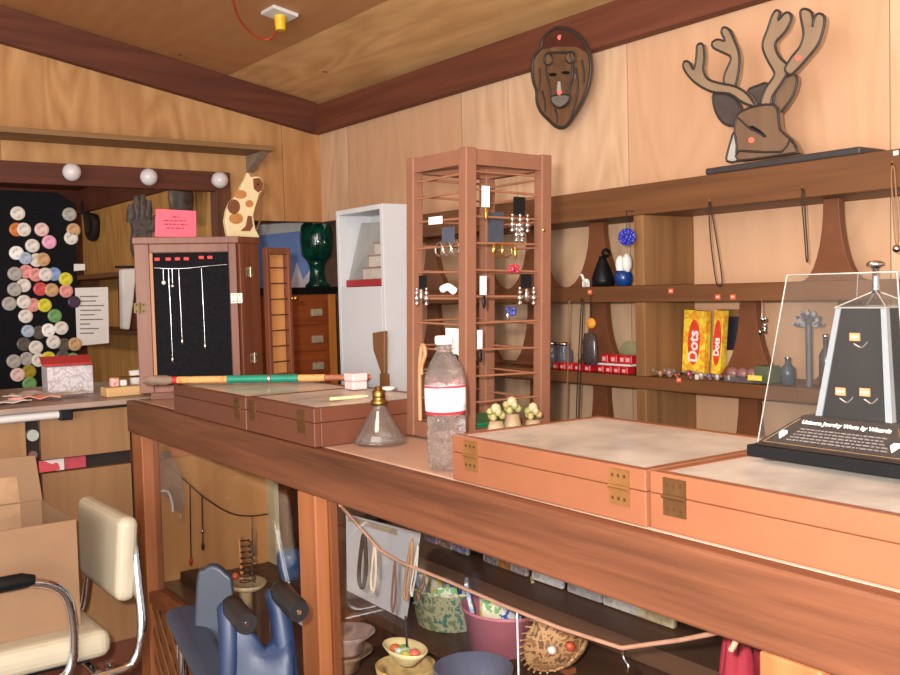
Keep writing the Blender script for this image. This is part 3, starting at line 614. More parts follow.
# ------------------------------------------------------------------ cane lying across the cases
t = cthing('walking_cane', 'long cane with green wrapped middle and cork grips lying across the cases', 'cane', .12, 1.55, 1.11)
pz = 1.0893+.0102
A = L(at_z(145, 380.5, pz)); B = L(at_z(404, 376.5, pz))
def px_of(q):
    d = (CF @ q)-EYE; return 450+FL*d.dot(_r)/d.dot(_f)
def cs_(px):
    lo_, hi_ = -.2, 1.4
    for _ in range(40):
        m_ = (lo_+hi_)/2
        if px_of(A.lerp(B, m_)) < px: lo_ = m_
        else: hi_ = m_
    return lo_
def seg(a, b, r, m, nm):
    return C().tube([A.lerp(B, cs_(a)), A.lerp(B, cs_(b))], r*.82, 14).build(nm, m, t)
mk = mottle('cork', ((176, 118, 66), (214, 158, 98), (196, 140, 84)), 60, .8, False)
C().tube([A.lerp(B, cs_(143)), A.lerp(B, cs_(152)), A.lerp(B, cs_(166)), A.lerp(B, cs_(173))], [.007, .013, .0125, .008], 14).build('handle_end', mottle('grey_wrap', ((104, 82, 68), (140, 118, 100)), 30, .7, False), t)
seg(173.5, 177, .0105, M_red, 'ring'); seg(177.5, 227.5, .0105, mk, 'cork_grip')
MG = plain('teal_wrap', (24, 130, 106), .3, var=.1)
seg(228, 268, .0118, MG, 'green_wrap'); seg(268.5, 271, .0122, M_silver, 'ring'); seg(271.5, 298, .0118, MG, 'green_wrap')
seg(298.5, 325, .0105, mk, 'cork_grip'); seg(325.5, 398, .009, wood('cane_shaft', (176, 112, 80), (144, 82, 60), 'x'), 'shaft')
p = L(at_z(356, 389, 1.0893)); t = cthing('ring_box', 'small pinkish white box on the flat case beside the white cabinet', 'box', p.x, p.y, 1.0893)
C().box(p.x-.018, p.x+.018, p.y-.02, p.y+.02, 1.0893, 1.107).build('base', plain('pink_white', (226, 190, 188), .5, var=.03), t, .003)
C().box(p.x-.019, p.x+.019, p.y-.021, p.y+.021, 1.1075, 1.125).build('lid', plain('pink_white', (226, 190, 188)), t, .003)
a = at_z(330, 399, 1.0932); b = at_z(368, 396, 1.0932)
tag(MB().tube([a, a.lerp(b, .8), b], [.0035, .0035, .0015], 8).build('bone_stick', plain('bone', (230, 206, 150), .5)), 'pale bone colored stick lying on the flat case by oil lamp', 'stick')
p = L(at_z(387, 390, 1.0893)); tag(C().lathe([(.016, 0), (.020, .006), (.017, .006), (.014, .002)], (p.x, p.y, 1.0893), 18).build('trinket_dish', M_paper), 'tiny white dish on the flat case near rack foot', 'dish')

# ------------------------------------------------------------------ white shadow box
u0, u1, v0, v1, zA, zB = .352, .452, 1.448, 1.672, 1.0155, 1.505
t = cthing('shadow_box', 'tall white shadow box cabinet standing behind the flat cases', 'shadow box', .40, 1.56, zA)
zo0, zo1 = 1.315, 1.485
mw = plain('white_melamine', (168, 168, 171), .4, var=.015)
C().box(u0, u1, v0, v0+.012, zA, zB).build('side_panel', mw, t, .001); C().box(u0, u1, v1-.012, v1, zA, zB).build('side_panel', mw, t, .001)
C().box(u0, u1, v0+.0125, v1-.0125, zB-.012, zB).build('top_panel', mw, t, .001); C().box(u1-.008, u1, v0+.0125, v1-.0125, zA, zB-.0125).build('back_panel', mw, t)
C().box(u0, u0+.010, v0+.0125, v1-.0125, zA, zo0).build('lower_front', mw, t, .001); C().box(u0+.0105, u1-.0085, v0+.0125, v1-.0125, zo0-.012, zo0).build('inner_shelf', mw, t)
C().prism([(u0+.02, v1-.014, zo0+.004), (u0+.02, v0+.03, zo0+.004), (u0+.02, v0+.03, zo1-.02), (u0+.055, v1-.03, zo1-.01)], (.002, .0, 0)).build('glass_sheet', pane('grey_glass', clear=.75, haze=.18), t)
t = cthing('staircase_ornament', 'little red staircase ornament with cream steps inside the white shadow box', 'ornament', .40, 1.54, zo0+.0005)
C().box(u0+.012, u1-.02, v0+.016, v1-.02, zo0+.0005, zo0+.018).build('base', plain('dark_red', (128, 30, 36), .5), t, .002)
for lv in range(4):
    for k in range(4-lv):
        vv = v0+.022+k*.030; z = zo0+.0185+lv*.029
        s = C().box(u0+.025, u1-.03, vv, vv+.028, z, z+.0245).build('step_block', plain('cream_block', (206, 192, 180), .5), t)
        C().box(u0+.022, u1-.028, vv-.0005, vv+.0285, z+.0248, z+.0283).build('red_cap', plain('dark_red', (128, 30, 36)), s)
p = at_u(378, 372, .335)
t = cthing('carved_leaf', 'brown curved wooden carving leaning on the foot of white cabinet', 'carving', .34, 1.47, zA+.0)
pp = [at_u(x, y, .338) for x, y in ((372, 333), (384, 331), (384, 374), (381, 374), (377, 362), (373, 350))]
z_ = [q for q in pp]
MB().prism(pp, UD*.010).build('leaf', wood('leaf_wood', (120, 82, 48), (88, 56, 32), 'z'), t, .002)
MB().prism([Vector((q.x, q.y, zA)) for q in (pp[2]-VD*.004, pp[2]+VD*.02, pp[2]+VD*.02+UD*.012, pp[2]-VD*.004+UD*.012)], (0, 0, pp[2].z-zA)).build('foot', wood('leaf_wood', (120, 82, 48), (88, 56, 32), 'z'), t)

# ------------------------------------------------------------------ earring rack tower
u0, u1, v0, v1, zt = .207, .408, .938, 1.138, 1.556
CF_level = CF.copy()
CF_lean = CF @ Matrix.Translation((.3, 1.03, 1.0155)) @ Matrix.Rotation(.022, 4, 'Y') @ Matrix.Rotation(.0165, 4, 'X') @ Matrix.Translation((-.3, -1.03, -1.0155))   # the rack leans a little
def C(): return MB(CF_lean)
rack = cthing('earring_rack', 'tall open reddish wooden earring rack with thin rods, behind water bottle', 'display rack', .304, 1.036, Z0)
pw = .024
CORN = [(u0, v0), (u1-pw, v0), (u0, v1-pw), (u1-pw, v1-pw)]
for a, b in CORN: C().box(a, a+pw, b, b+pw, Z0, zt).build('post', M_tower, rack, .002)
def rails(za, zb):
    for a in (u0+.003, u1-.021): C().box(a, a+.018, v0+pw+.0005, v1-pw-.0005, za, zb).build('rail', M_tower, rack)
    for b in (v0+.003, v1-.021): C().box(u0+pw+.0005, u1-pw-.0005, b, b+.018, za, zb).build('rail', M_tower, rack)
rails(zt-.030, zt-.002); rails(Z0+.001, Z0+.03)
M_rod = plain('rod_wood', (140, 92, 66), .5)
RODS = [Z0+.075+k*.0485 for k in range(10)]+[zt-.045]
for k, z in enumerate(RODS):
    for a in (u0+pw/2, u1-pw/2): C().tube([(a, v0+pw-.002, z), (a, v1-pw+.002, z+.002*math.sin(k*3))], .0022, 6).build('rod', M_rod, rack)
    for b in (v0+pw/2, v1-pw/2): C().tube([(u0+pw-.002, b, z+.004), (u1-pw+.002, b, z+.004+.002*math.cos(k*2))], .0022, 6).build('rod', M_rod, rack)
def earring(px, py, face, nm, label, card, cs, dang, group='earrings on the wooden rack'):
    """card at pixel (top centre), cs = (w,h) metres; dang = list of (material, kind)"""
    p = {'v': lambda: at_v(px, py, v0+pw/2-.004), 'u': lambda: at_u(px, py, u0+pw/2-.004), 'b': lambda: at_u(px, py, u1-pw/2-.004)}[face]()
    zr = min(RODS+[zt-.01], key=lambda z: abs(z-p.z)); q = L(p); w, h = cs
    ax = Vector((1, 0, 0)) if face == 'v' else Vector((0, 1, 0)); nn = Vector((0, -1, 0)) if face == 'v' else Vector((-1, 0, 0))
    t = cthing(nm, label, 'earrings', q.x, q.y, p.z-h, group)
    q = Vector((q.x, q.y, p.z))
    c = C().hexa([q+ax*sx*w/2+nn*d+Vector((0, 0, z)) for z in (-h, 0) for sx, d in ((-1, 0), (1, 0), (1, .003), (-1, .003))]).build('card', card, t)
    z = -h+.003
    for i, (m, kind) in enumerate(dang):
        s = (i-(len(dang)-1)/2)*w*.7; o = q+ax*s+nn*.004+Vector((0, 0, z))
        if kind == 'hoop': C().tube([o+Vector((0, 0, -.013))+(ax*math.cos(a)+Vector((0, 0, 1))*math.sin(a))*.012 for a in [2*PI*k/16 for k in range(16)]], .0015, 6, True).build('hoop', m, t)
        elif kind == 'bead':
            mb = C(); zc = 0
            for r in (.003, .0045, .006, .0045): zc -= r; mb.ball(o+Vector((0, 0, zc)), r, 8); zc -= r
            mb.build('bead_drop', m, t)
        elif kind == 'cluster':
            mb = C()
            for k in range(9): mb.ball(o+ax*random.uniform(-.012, .012)+Vector((0, 0, -.006+random.uniform(-.008, .006)))+nn*random.uniform(0, .004), .0042, 8)
            mb.build('bead_cluster', m, t)
        elif kind == 'drop': C().ball(o+Vector((0, 0, -.016)), .0045, 8, (1, .6, 3)).build('drop', m, t)
    return t
M_ww = plain('white_card', (232, 228, 224), .6, var=.02); M_gc = plain('slate_card', (62, 66, 78), .6)
M_rb = plain('ruby_bead', (168, 36, 62), .25); M_bb = plain('blue_bead', (60, 70, 150), .25)
earring(512, 196, 'v', 'earring_card', 'black earring card with a cluster of silver drops, upper right rack face', M_black, (.026, .034), [(M_silver, 'bead'), (M_silver, 'bead'), (M_silver, 'bead')])
earring(512, 222, 'v', 'silver_earrings', 'silver beaded earrings just below the large silver cluster on rack', M_silver, (.018, .004), [(M_silver, 'bead'), (M_silver, 'bead')])
earring(500, 243, 'v', 'hoop_earrings', 'gold hoop earrings hanging in the middle of right rack face', M_gold, (.03, .003), [(M_gold, 'hoop'), (M_gold, 'hoop'), (M_gold, 'drop')])
earring(537, 205, 'v', 'earring_card', 'black card with gold drops at far right of the rack', M_black, (.012, .026), [(M_gold, 'bead'), (M_gold, 'drop')])
earring(506, 264, 'v', 'bead_earrings', 'red bead cluster hanging below the gold hoops on the rack', M_rb, (.016, .003), [(M_rb, 'cluster')])
earring(521, 273, 'v', 'earring_card', 'black earring card with silver drops below the red bead cluster', M_black, (.024, .026), [(M_silver, 'bead'), (M_silver, 'drop'), (M_silver, 'bead')])
earring(478, 186, 'v', 'earring_card', 'white earring card beside the middle post near the rack top', M_ww, (.016, .038), [(M_gold, 'drop')])
earring(478, 276, 'v', 'earring_card', 'white earring card beside the middle post at half rack height', M_ww, (.013, .034), [(M_black, 'drop')])
earring(476, 330, 'v', 'earring_card', 'white earring card beside the middle post low on rack', M_ww, (.010, .034), [(M_black, 'drop')])
earring(443, 228, 'u', 'earring_card', 'dark slate earring card with silver hoops on the left rack face', M_gc, (.038, .030), [(M_silver, 'hoop'), (M_silver, 'hoop'), (M_silver, 'hoop')])
earring(430, 218, 'u', 'name_card', 'small white paper card on upper left rack face', M_ww, (.042, .014), [])
earring(419, 277, 'u', 'earring_card', 'black earring card with silver drops on the left rack post', M_black, (.024, .026), [(M_silver, 'bead'), (M_silver, 'drop'), (M_silver, 'bead')])
earring(450, 329, 'u', 'earring_card', 'white earring card standing behind the neck of the water bottle', M_ww, (.04, .05), [(M_black, 'hoop'), (M_black, 'hoop')])
earring(490, 212, 'b', 'earring_card', 'grey earring card on the far side of the rack', M_gc, (.05, .06), [(M_gold, 'drop')])
earring(508, 306, 'b', 'bead_earrings', 'blue bead drops hanging at the far side of the rack', M_bb, (.014, .004), [(M_bb, 'cluster'), (M_silver, 'drop')])
p = at_u(444, 290, .22); q = L(p)
tag(C().tube(smoothpath([q+Vector((0, .018, 0)), q+Vector((0, 0, .004)), q+Vector((0, -.018, -.003))]), .0075, 8).build('bone_barrette', M_ww), 'white curved hair barrette lying across left rack rods', 'barrette')
p = at_u(420, 345, .203); q = L(p)
hk = [q+Vector((0, b, z)) for b, z in ((.008, -.11), (.010, -.06), (.006, -.02), (.002, -.004), (-.006, -.006), (-.009, -.02), (-.003, -.032), (.004, -.045), (.004, -.06))]
hk[0].z = Z0+.034
tag(C().tube(smoothpath(hk), .0042, 8).build('bone_hook', plain('bone_wood', (170, 122, 84), .5)), 'tan bone hook pendant hanging low on the left rack face', 'pendant')
def C(): return MB(CF)
p = Vector((.29, 1.06, 0))
t = cthing('green_box', 'flat green box standing inside the foot of wooden rack', 'box', .30, 1.06, Z0)
C().box(.24, .36, .975, 1.095, Z0+.0005, Z0+.030).build('tray', plain('green_card', (26, 104, 60), .5), t, .002); C().box(.238, .362, .973, 1.097, Z0+.0305, Z0+.036).build('lid', plain('green_card', (26, 104, 60)), t, .001)
# little flower posies on the corner of the right flat case / rack foot
for i, (x, y, lb) in enumerate(((496, 412, 'leftmost yellow green posy of the three at the rack foot'), (512, 405, 'upper middle yellow green posy of the three at the rack foot'), (533, 411, 'rightmost yellow green posy of the three at the rack foot'))):
    p = L(at_v(x, y, .89)); zb = 1.0155
    t = cthing('clay_posy', lb, 'ornament', p.x, p.y, zb, 'clay posies at the rack foot')
    C().lathe([(.015, 0), (.018, .03), (.012, p.z-zb-.016)], (p.x, p.y, zb), 12).build('base', mottle('cream_clay', ((150, 124, 96), (170, 146, 116)), 50, .7, False), t)
    mb = C()
    for k in range(7):
        a = k*PI/3.5; mb.ball((p.x+.011*math.cos(a), p.y+.011*math.sin(a), p.z-.004+.005*math.sin(a*3)), .0070, 8)
    mb.build('leaves', mottle('yellow_green_clay', ((96, 108, 56), (156, 154, 92), (176, 132, 96)), 60, .5, False), t)
    mb = C(); mb.ball((p.x, p.y, p.z+.006), .010, 8); mb.ball((p.x-.004, p.y-.012, p.z+.002), .006, 8); mb.build('flower', plain('cream_petal', (176, 160, 124), .6), t)

# ------------------------------------------------------------------ water bottle
p = L(at_z(438, 470, Z0)); bu, bv = p.x+.018, p.y
t = cthing('water_bottle', 'clear plastic water bottle with white and red label on counter edge', 'bottle', bu, bv, Z0)
prof = [(.0, .0), (.020, .0), (.028, .003), (.0315, .012)]
z = .012
for k in range(5): prof += [(.0315, z+.003), (.0295, z+.009), (.0315, z+.015)]; z += .015
prof += [(.0325, .094), (.0325, .135), (.0318, .145), (.027, .163), (.019, .178), (.0135, .186), (.0125, .19), (.0155, .192), (.0155, .194), (.0125, .195), (.0125, .199), (0, .199)]
C().lathe(prof, (bu, bv, Z0+.0005), 32).build('body', glass('water_plastic', ior=1.33, rough=.025, bump=1.0, bscale=70, tw=.96), t)
ml, N, K, b = _new('bottle_label')
tc = N.new('ShaderNodeTexCoord'); sp = N.new('ShaderNodeSeparateXYZ'); K.new(tc.outputs['Object'], sp.inputs[0])
rp = N.new('ShaderNodeValToRGB'); rp.color_ramp.interpolation = 'CONSTANT'; mr = N.new('ShaderNodeMapRange'); mr.inputs['From Min'].default_value = .090; mr.inputs['From Max'].default_value = .136
K.new(sp.outputs['Z'], mr.inputs['Value']); K.new(mr.outputs[0], rp.inputs['Fac'])
e = rp.color_ramp.elements; e[0].position = 0; e[0].color = s2l((214, 60, 72)); e[1].position = .10; e[1].color = s2l((236, 238, 240))
for ps, cc_ in ((.22, (214, 220, 232)), (.30, (240, 240, 242)), (.90, (214, 60, 72)), (.985, (230, 230, 230))): q = e.new(ps); q.color = s2l(cc_)
K.new(rp.outputs['Color'], b.inputs['Base Color']); b.inputs['Roughness'].default_value = .25
lab = C().lathe([(.0330, .090), (.0332, .115), (.0330, .136), (.0327, .136), (.0327, .090), (.0330, .090)], (bu, bv, Z0), 40); lab.build('label', ml, t)
C().lathe([(.0135, .2), (.0145, .201), (.0145, .2115), (.012, .2135), (0, .2135)], (bu, bv, Z0), 20).build('cap', plain('white_cap', (232, 232, 232), .4, var=.02), t)

# ------------------------------------------------------------------ oil lamp
p = L(at_z(378, 444, Z0)); ou, ov = p.x+.005, p.y
t = cthing('oil_lamp', 'conical clear glass oil lamp with brass burner cap on the counter', 'oil lamp', ou, ov, Z0)
C().lathe([(0, .001), (.047, .001), (.0505, .004), (.050, .008), (.034, .034), (.018, .062), (.0145, .068), (.0135, .073), (.0115, .073), (.0125, .066), (.016, .060), (.032, .032), (.046, .010), (.044, .006), (0, .005)], (ou, ov, Z0), 36).build('glass_body', pane('lamp_glass', clear=.93, haze=.035, hazecol=(220, 214, 206), gl=.25), t)
C().lathe([(.0, .0735), (.0155, .0735), (.0155, .082), (.012, .084), (.012, .088), (.0125, .089), (.0125, .100), (.010, .102), (.007, .103), (.007, .108), (0, .109)], (ou, ov, Z0), 24).build('brass_cap', M_brass, t)

# ------------------------------------------------------------------ clear acrylic jewelry stand
zb = 1.0155+.068+.0005
def g(x, y, z): return L(at_z(x, y, z))

AU0, AV0 = .160, .281                         # near left corner of the base
AW, AD = .213, .21                             # along the counter, across it
stand = cthing('jewelry_stand', 'clear acrylic covered stand with black jewelry panels, on right flat case', 'display stand', AU0+AD/2, AV0-AW/2, zb)
def bp(s, d, z): return Vector((AU0+d, AV0-s, zb+z))     # s: to the right, d: away
mb = C(); mb.hexa([bp(0, 0, .005), bp(AW, 0, .005), bp(AW, AD, .005), bp(0, AD, .005), bp(0, 0, .019), bp(AW, 0, .019), bp(AW, AD, .019), bp(0, AD, .019)]); mb.build('base', M_black, stand, .001)
for s, d in ((.02, .02), (AW-.02, .02), (.02, AD-.02), (AW-.02, AD-.02)): C().lathe([(.008, 0), (.010, .0045)], bp(s, d, 0), 12).build('foot', M_acr, stand)
mb = C(); mb.hexa([bp(.006, .006, .0195), bp(AW-.006, .006, .0195), bp(AW-.006, AD-.006, .0195), bp(.006, AD-.006, .0195), bp(.044, .050, .054), bp(AW-.044, .050, .054), bp(AW-.044, AD-.050, .054), bp(.044, AD-.050, .054)])
mb.build('sloped_plinth', plain('dark_brown_plinth', (30, 22, 21), .45), stand)
# inner tapered tower: four black panels, clear corner strips, clear roof, chrome knob
cs, cd = AW/2, AD/2
def ring4(h, z): return [bp(cs-h, cd-h, z), bp(cs+h, cd-h, z), bp(cs+h, cd+h, z), bp(cs-h, cd+h, z)]
lo, hi = ring4(.049, .0545), ring4(.032, .183)
for k in range(4):
    a0, a1, b1, b0 = lo[k], lo[(k+1) % 4], hi[(k+1) % 4], hi[k]
    ins = lambda a, b, t_: a.lerp(b, t_)
    nn = (a1-a0).cross(b0-a0).normalized(); ctr_ = bp(cs, cd, .1)
    if nn.dot(a0-ctr_) < 0: nn = -nn
    pts = [ins(a0, a1, .10), ins(a0, a1, .90), ins(b0, b1, .88), ins(b0, b1, .12)]
    C().prism(pts, -nn*.003).build('black_panel', plain('black_card', (13, 13, 17), .7, var=.05, spec=.2), stand)
    for (a, b, c, d) in ((a0, ins(a0, a1, .085), ins(b0, b1, .105), b0), (ins(a0, a1, .915), a1, b1, ins(b0, b1, .895))):
        C().prism([a, b, c, d], -nn*.003).build('corner_strip', plain('bright_acrylic_strip', (150, 155, 160), .12, .35, var=.03), stand)
mb = C(); r4 = ring4(.033, .1835); ap = bp(cs, cd, .203)
for k in range(4): mb.add([r4[k], r4[(k+1) % 4], ap], [[0, 1, 2]])
mb.add(r4, [[0, 1, 2, 3]]); mb.build('clear_roof', M_acr, stand)
for k in range(4): C().tube([r4[k], ap], .0009, 6).build('roof_edge', M_edge, stand); C().tube([r4[k], r4[(k+1) % 4]], .0009, 6).build('roof_edge', M_edge, stand)
C().lathe([(.006, .200), (.0045, .206), (.004, .228), (.0055, .230), (.0105, .232), (.0105, .2355), (.007, .238), (0, .239)], bp(cs, cd, 0), 20).build('chrome_knob', M_chrome, stand)
# outer cover: four tapered panes, a top with bright edges
lo, hi = [bp(.009, .009, .0195), bp(AW-.009, .009, .0195), bp(AW-.009, AD-.009, .0195), bp(.009, AD-.009, .0195)], [bp(.037, .032, .224), bp(AW-.037, .032, .224), bp(AW-.037, AD-.032, .224), bp(.037, AD-.032, .224)]
for k in range(4):
    a0, a1, b1, b0 = lo[k], lo[(k+1) % 4], hi[(k+1) % 4], hi[k]
    inw = (bp(cs, cd, 0)-(a0+a1)/2); inw.z = 0; inw.normalize()
    C().prism([a0, a1, b1, b0], inw*.0025).build('cover_pane', M_acr, stand)
    C().tube([a0, b0], .0008, 6).build('pane_edge', M_edge, stand)
    C().tube([b0, b1], .0006, 6).build('pane_edge', M_edge, stand)
# small pieces pinned on the black panel, with orange tags
def onface(fs, ft):  # front face (-u side): fs 0..1 along, ft 0..1 up
    l0, l1, h0, h1 = ring4(.047, .0545)[0], ring4(.047, .0545)[1], ring4(.031, .183)[0], ring4(.031, .183)[1]
    return l0.lerp(l1, fs).lerp(h0.lerp(h1, fs), ft)
for i, (fs, ft, lb) in enumerate(((.45, .74, 'pendant with orange tag, top one in the clear acrylic stand'), (.30, .24, 'pendant with orange tag, lower left in clear acrylic stand'), (.66, .25, 'pendant with orange tag, lower right in clear acrylic stand'))):
    q = onface(fs, ft)+Vector((-.002, 0, 0))
    t = cthing('tagged_pendant', lb, 'pendant', q.x, q.y, zb+q.z-zb-.012, 'tagged pendants in the acrylic stand')
    C().box(q.x-.0012, q.x-.0002, q.y-.0065, q.y+.0065, q.z-.0045, q.z+.0045).build('price_tag', plain('orange_tag', (245, 130, 84), .5, var=.03), t)
    C().box(q.x-.0016, q.x-.00125, q.y-.0045, q.y+.0045, q.z-.0012, q.z+.0012).build('tag_print', plain('pale_tag', (250, 206, 180), .5), t)
    C().tube(smoothpath([q+Vector((-.002, 0, -.008)), q+Vector((-.003, -.01, -.012)), q+Vector((-.003, -.018, -.005))]), .0012, 6).build('pendant_wire', M_silver, t)
# lettering on the sloped plinth
pf = lambda s, t_: bp(lerp(.006, .044, t_)+(AW-.012-.076*t_)*s, lerp(.006, .050, t_), lerp(.0195, .054, t_))
ex = (CF.to_3x3() @ (pf(1, .5)-pf(0, .5))).normalized(); ey = (CF.to_3x3() @ (pf(.5, .9)-pf(.5, .1))).normalized(); ez = ex.cross(ey)
M_let = plain('white_lettering', (240, 236, 232), .5, var=.02); M_let2 = plain('grey_lettering', (120, 112, 110), .6)
text('Unicorn Jewelry Worn by Wizards', .0080, CF @ pf(.5, .80)+ez*.0004, ex, ey, M_let, 'title_lettering', stand, .00025)
for k, w in enumerate(('xxx xxxx', )):
    pass
mb = C(); nl = CF.to_3x3().inverted() @ ez
for k in range(5):
    s = .16
    while s < .84:
        w = random.uniform(.012, .045); t_ = .58-k*.085
        mb.prism([pf(s, t_)+nl*.0003, pf(s+w, t_)+nl*.0003, pf(s+w, t_+.034)+nl*.0003, pf(s, t_+.034)+nl*.0003], nl*.0002); s += w+.010
mb.build('small_lettering', M_let2, stand)
for s in (.085, .915):
    q = pf(s, .38)
    ring = [q+nl*.0004+(CF.to_3x3().inverted() @ ex)*a*.0065+(CF.to_3x3().inverted() @ ey)*b*.0075 for a, b in ((0, -1), (.6, -.2), (.9, .3), (.5, .9), (-.5, .9), (-.9, .3), (-.6, -.2))]
    C().prism(ring, nl*.0004).build('white_emblem', M_let, stand)
mb = C()
for a, b in (((.03, .12), (.97, .12)), ((.03, .12), (.03, .9)), ((.97, .12), (.97, .9))):
    mb.tube([pf(*a)+nl*.0003, pf(*b)+nl*.0003], .0005, 5)
mb.build('border_line', plain('dull_gold', (120, 88, 56), .4), stand)

# ------------------------------------------------------------------ shelf unit along the right wall
XS = 2.08
unit = thing('wall_shelving', 'long brown three tier wall shelving with scalloped brackets along right wall', 'shelving', (2.19, 1.8, 0))
YA, YE = -.6, 3.30
MB().box(XS, XS+.024, YA, YE, 1.500, 1.586).build('top_fascia', M_shelf, unit, .003)
MB().box(XS+.025, XW-.001, YA, YE, 1.500, 1.522).build('top_shelf', M_shelf, unit)
MB().box(XS+.025, XW-.001, YA, YE, 1.5665, 1.5855).build('top_shelf', M_shelf, unit)
for z0, z1 in ((1.253, 1.300), (1.005, 1.041), (.70, .74)):
    MB().box(XS, XS+.020, YA, YE, z0, z1).build('shelf_edge', M_shelf, unit, .003)
    MB().box(XS+.0205, XW-.001, YA, YE, z1-.022, z1-.002).build('shelf_board', M_shelf, unit)
for z0, z1 in ((1.3005, 1.4995), (1.0415, 1.2525), (.7405, 1.0045)):
    for y in (1.887, .62): MB().box(XS+.0002, XW-.001, y, y+.036, z0, z1).build('side_panel', M_shelfz, unit, .002)
def bracket(y, z0, z1, wt, wb):
    n = 8; pts = []
    for i in range(n+1):
        a = i/n*PI/2; w = wt/2+(wb-wt)/2*(1-math.sin(a)); pts.append((2.17, y-w, z0+(z1-z0)*(1-math.cos(a)) if i < n else z1))
    pts = pts+[(p[0], 2*y-p[1], p[2]) for p in pts[::-1]]
    MB().prism(pts, (.022, 0, 0)).build('scalloped_bracket', M_bracket, unit, .001)
for y in (3.05, 2.755, 2.46, 2.163, 1.361, 1.03): bracket(y, 1.3, 1.4998, .058 if y > 1.5 else .042, .285 if y > 1.5 else .17)
for y in (3.05, 2.755, 2.46, 2.163, 1.607, 1.32, 1.03): bracket(y, 1.041, 1.2528, .066 if y > 1.7 else .05, .27 if y > 1.7 else .245)
for y in (3.05, 2.755, 2.46, 2.16, 1.611, 1.32, 1.03): bracket(y, .74, 1.0048, .055, .27)
def ustick(px, py, w=.016, m=M_sticker):
    p = at_x(px, py, XS); o = MB().box(XS-.0012, XS-.0001, p.y-w/2, p.y+w/2, p.z-.0065, p.z+.0065).build('price_sticker', m, unit)
    MB().box(XS-.0016, XS-.00125, p.y-w*.3, p.y+w*.3, p.z-.0015, p.z+.0025).build('sticker_print', M_stickerlt, o)
for q in ((590, 292), (671, 291), (718, 297), (733, 297), (679, 380)): ustick(*q)
ustick(755, 378, .042, plain('yellow_tag', (234, 220, 52), .5)); ustick(697, 377, .012, M_paper)
p = at_x(896, 153, XS); MB().box(XS-.0012, XS-.0001, p.y-.006, p.y+.006, p.z-.005, p.z+.005).build('price_sticker', M_paper, unit)

# ------------------------------------------------------------------ deer head and lion plaque
M_lead = plain('dark_outline', (52, 46, 44), .5); M_fur = wood('grey_brown_wood', (138, 110, 88), (106, 82, 64), 'z', rough=.2, fine=30, spec=.6); M_furlt = plain('pale_antler', (150, 126, 102), .2, var=.1, scale=12); M_gry = plain('pale_grey_wood', (178, 174, 168), .3, var=.12, scale=14)
XD = 2.15
def dp(X, Y, d=0): return at_x(670+X/3.86, Y/3.86, XD-d)
p0 = dp(350, 625); zd = 1.6045
deer = thing('deer_head_carving', 'layered wooden deer head with tall antlers standing on top shelf', 'wall sculpture', Vector((XD, p0.y, zd)))
def piece(nm, px, m, d, th=.014, k=3, smooth=True):
    ring = [dp(x, y, d) for x, y in px]
    if smooth: ring = smoothloop(ring, k)
    for q in ring: q.x = XD-d; q.z = max(q.z, zd+.012)
    o = MB().prism(ring, (th, 0, 0)).build(nm, m, deer)
    MB().tube(ring, .0032, 6, True).build('outline', M_lead, o)
    return o
AL = [(325, 408), (280, 395), (230, 362), (165, 355), (112, 330), (75, 298), (52, 262), (55, 238), (74, 240), (92, 268), (102, 215), (104, 180), (114, 168), (128, 176), (132, 225), (128, 268), (146, 305), (195, 322), (255, 335), (300, 365)]
AL2 = [(208, 318), (214, 280), (236, 225), (212, 206), (170, 186), (163, 165), (185, 152), (213, 158), (199, 126), (206, 106), (228, 114), (248, 155), (266, 205), (266, 265), (250, 335), (228, 336)]
AR = [(352, 402), (368, 345), (398, 300), (402, 278), (378, 235), (360, 192), (360, 158), (378, 110), (394, 62), (410, 40), (424, 48), (418, 78), (445, 50), (463, 52), (468, 75), (446, 120), (410, 160), (408, 188), (424, 222), (450, 246), (462, 262), (430, 320), (396, 370), (388, 402)]
AR2 = [(445, 262), (474, 215), (502, 180), (516, 130), (506, 72), (505, 42), (522, 34), (545, 46), (553, 78), (550, 104), (560, 66), (576, 52), (596, 66), (592, 112), (572, 170), (532, 222), (476, 282), (455, 284)]
piece('ear', [(402, 392), (418, 330), (470, 286), (490, 302), (482, 350), (458, 395), (420, 440), (405, 425)], M_fur, .0)
piece('ear', [(170, 358), (172, 420), (200, 470), (242, 486), (262, 455), (268, 410), (232, 366)], plain('dark_ear', (78, 68, 64), .4), .0)
piece('ear', [(300, 352), (340, 330), (374, 322), (372, 360), (350, 400), (326, 402)], plain('dark_ear', (78, 68, 64), .4), .0)
piece('antler', AL2, M_furlt, .008); piece('antler', AL, M_furlt, .018); piece('antler', AR, M_furlt, .010); piece('antler', AR2, M_furlt, .020)
HD = [(255, 462), (272, 432), (330, 410), (400, 404), (418, 440), (425, 500), (470, 540), (492, 580), (488, 604), (400, 612), (330, 616), (262, 620), (258, 560), (250, 510)]
piece('head', HD, M_fur, .014, .020, 2)
piece('muzzle', [(250, 505), (236, 540), (222, 590), (220, 622), (262, 620), (262, 560)], M_gry, .012, .018, 2)
piece('jaw', [(264, 585), (300, 584), (432, 586), (462, 540), (490, 580), (488, 604), (400, 612), (264, 620)], M_fur, .022, .008, 2)
o = MB().prism([dp(x, y, .018) for x, y in ((300, 488), (318, 485), (345, 502), (370, 525), (362, 530), (335, 510), (310, 502))], (.004, 0, 0)).build('eye', M_black, deer)
MB().tube([dp(262, 455, .018), dp(300, 490, .018), dp(368, 527, .018)], .0022, 6).build('face_line', M_lead, deer)
for X, Y, d in ((314, 541, .019), (495, 224, .024)): MB().tube([dp(X, Y, d-.001), dp(X, Y, d+.0005)], .0075, 14, smooth=False).build('price_sticker', M_sticker, deer)
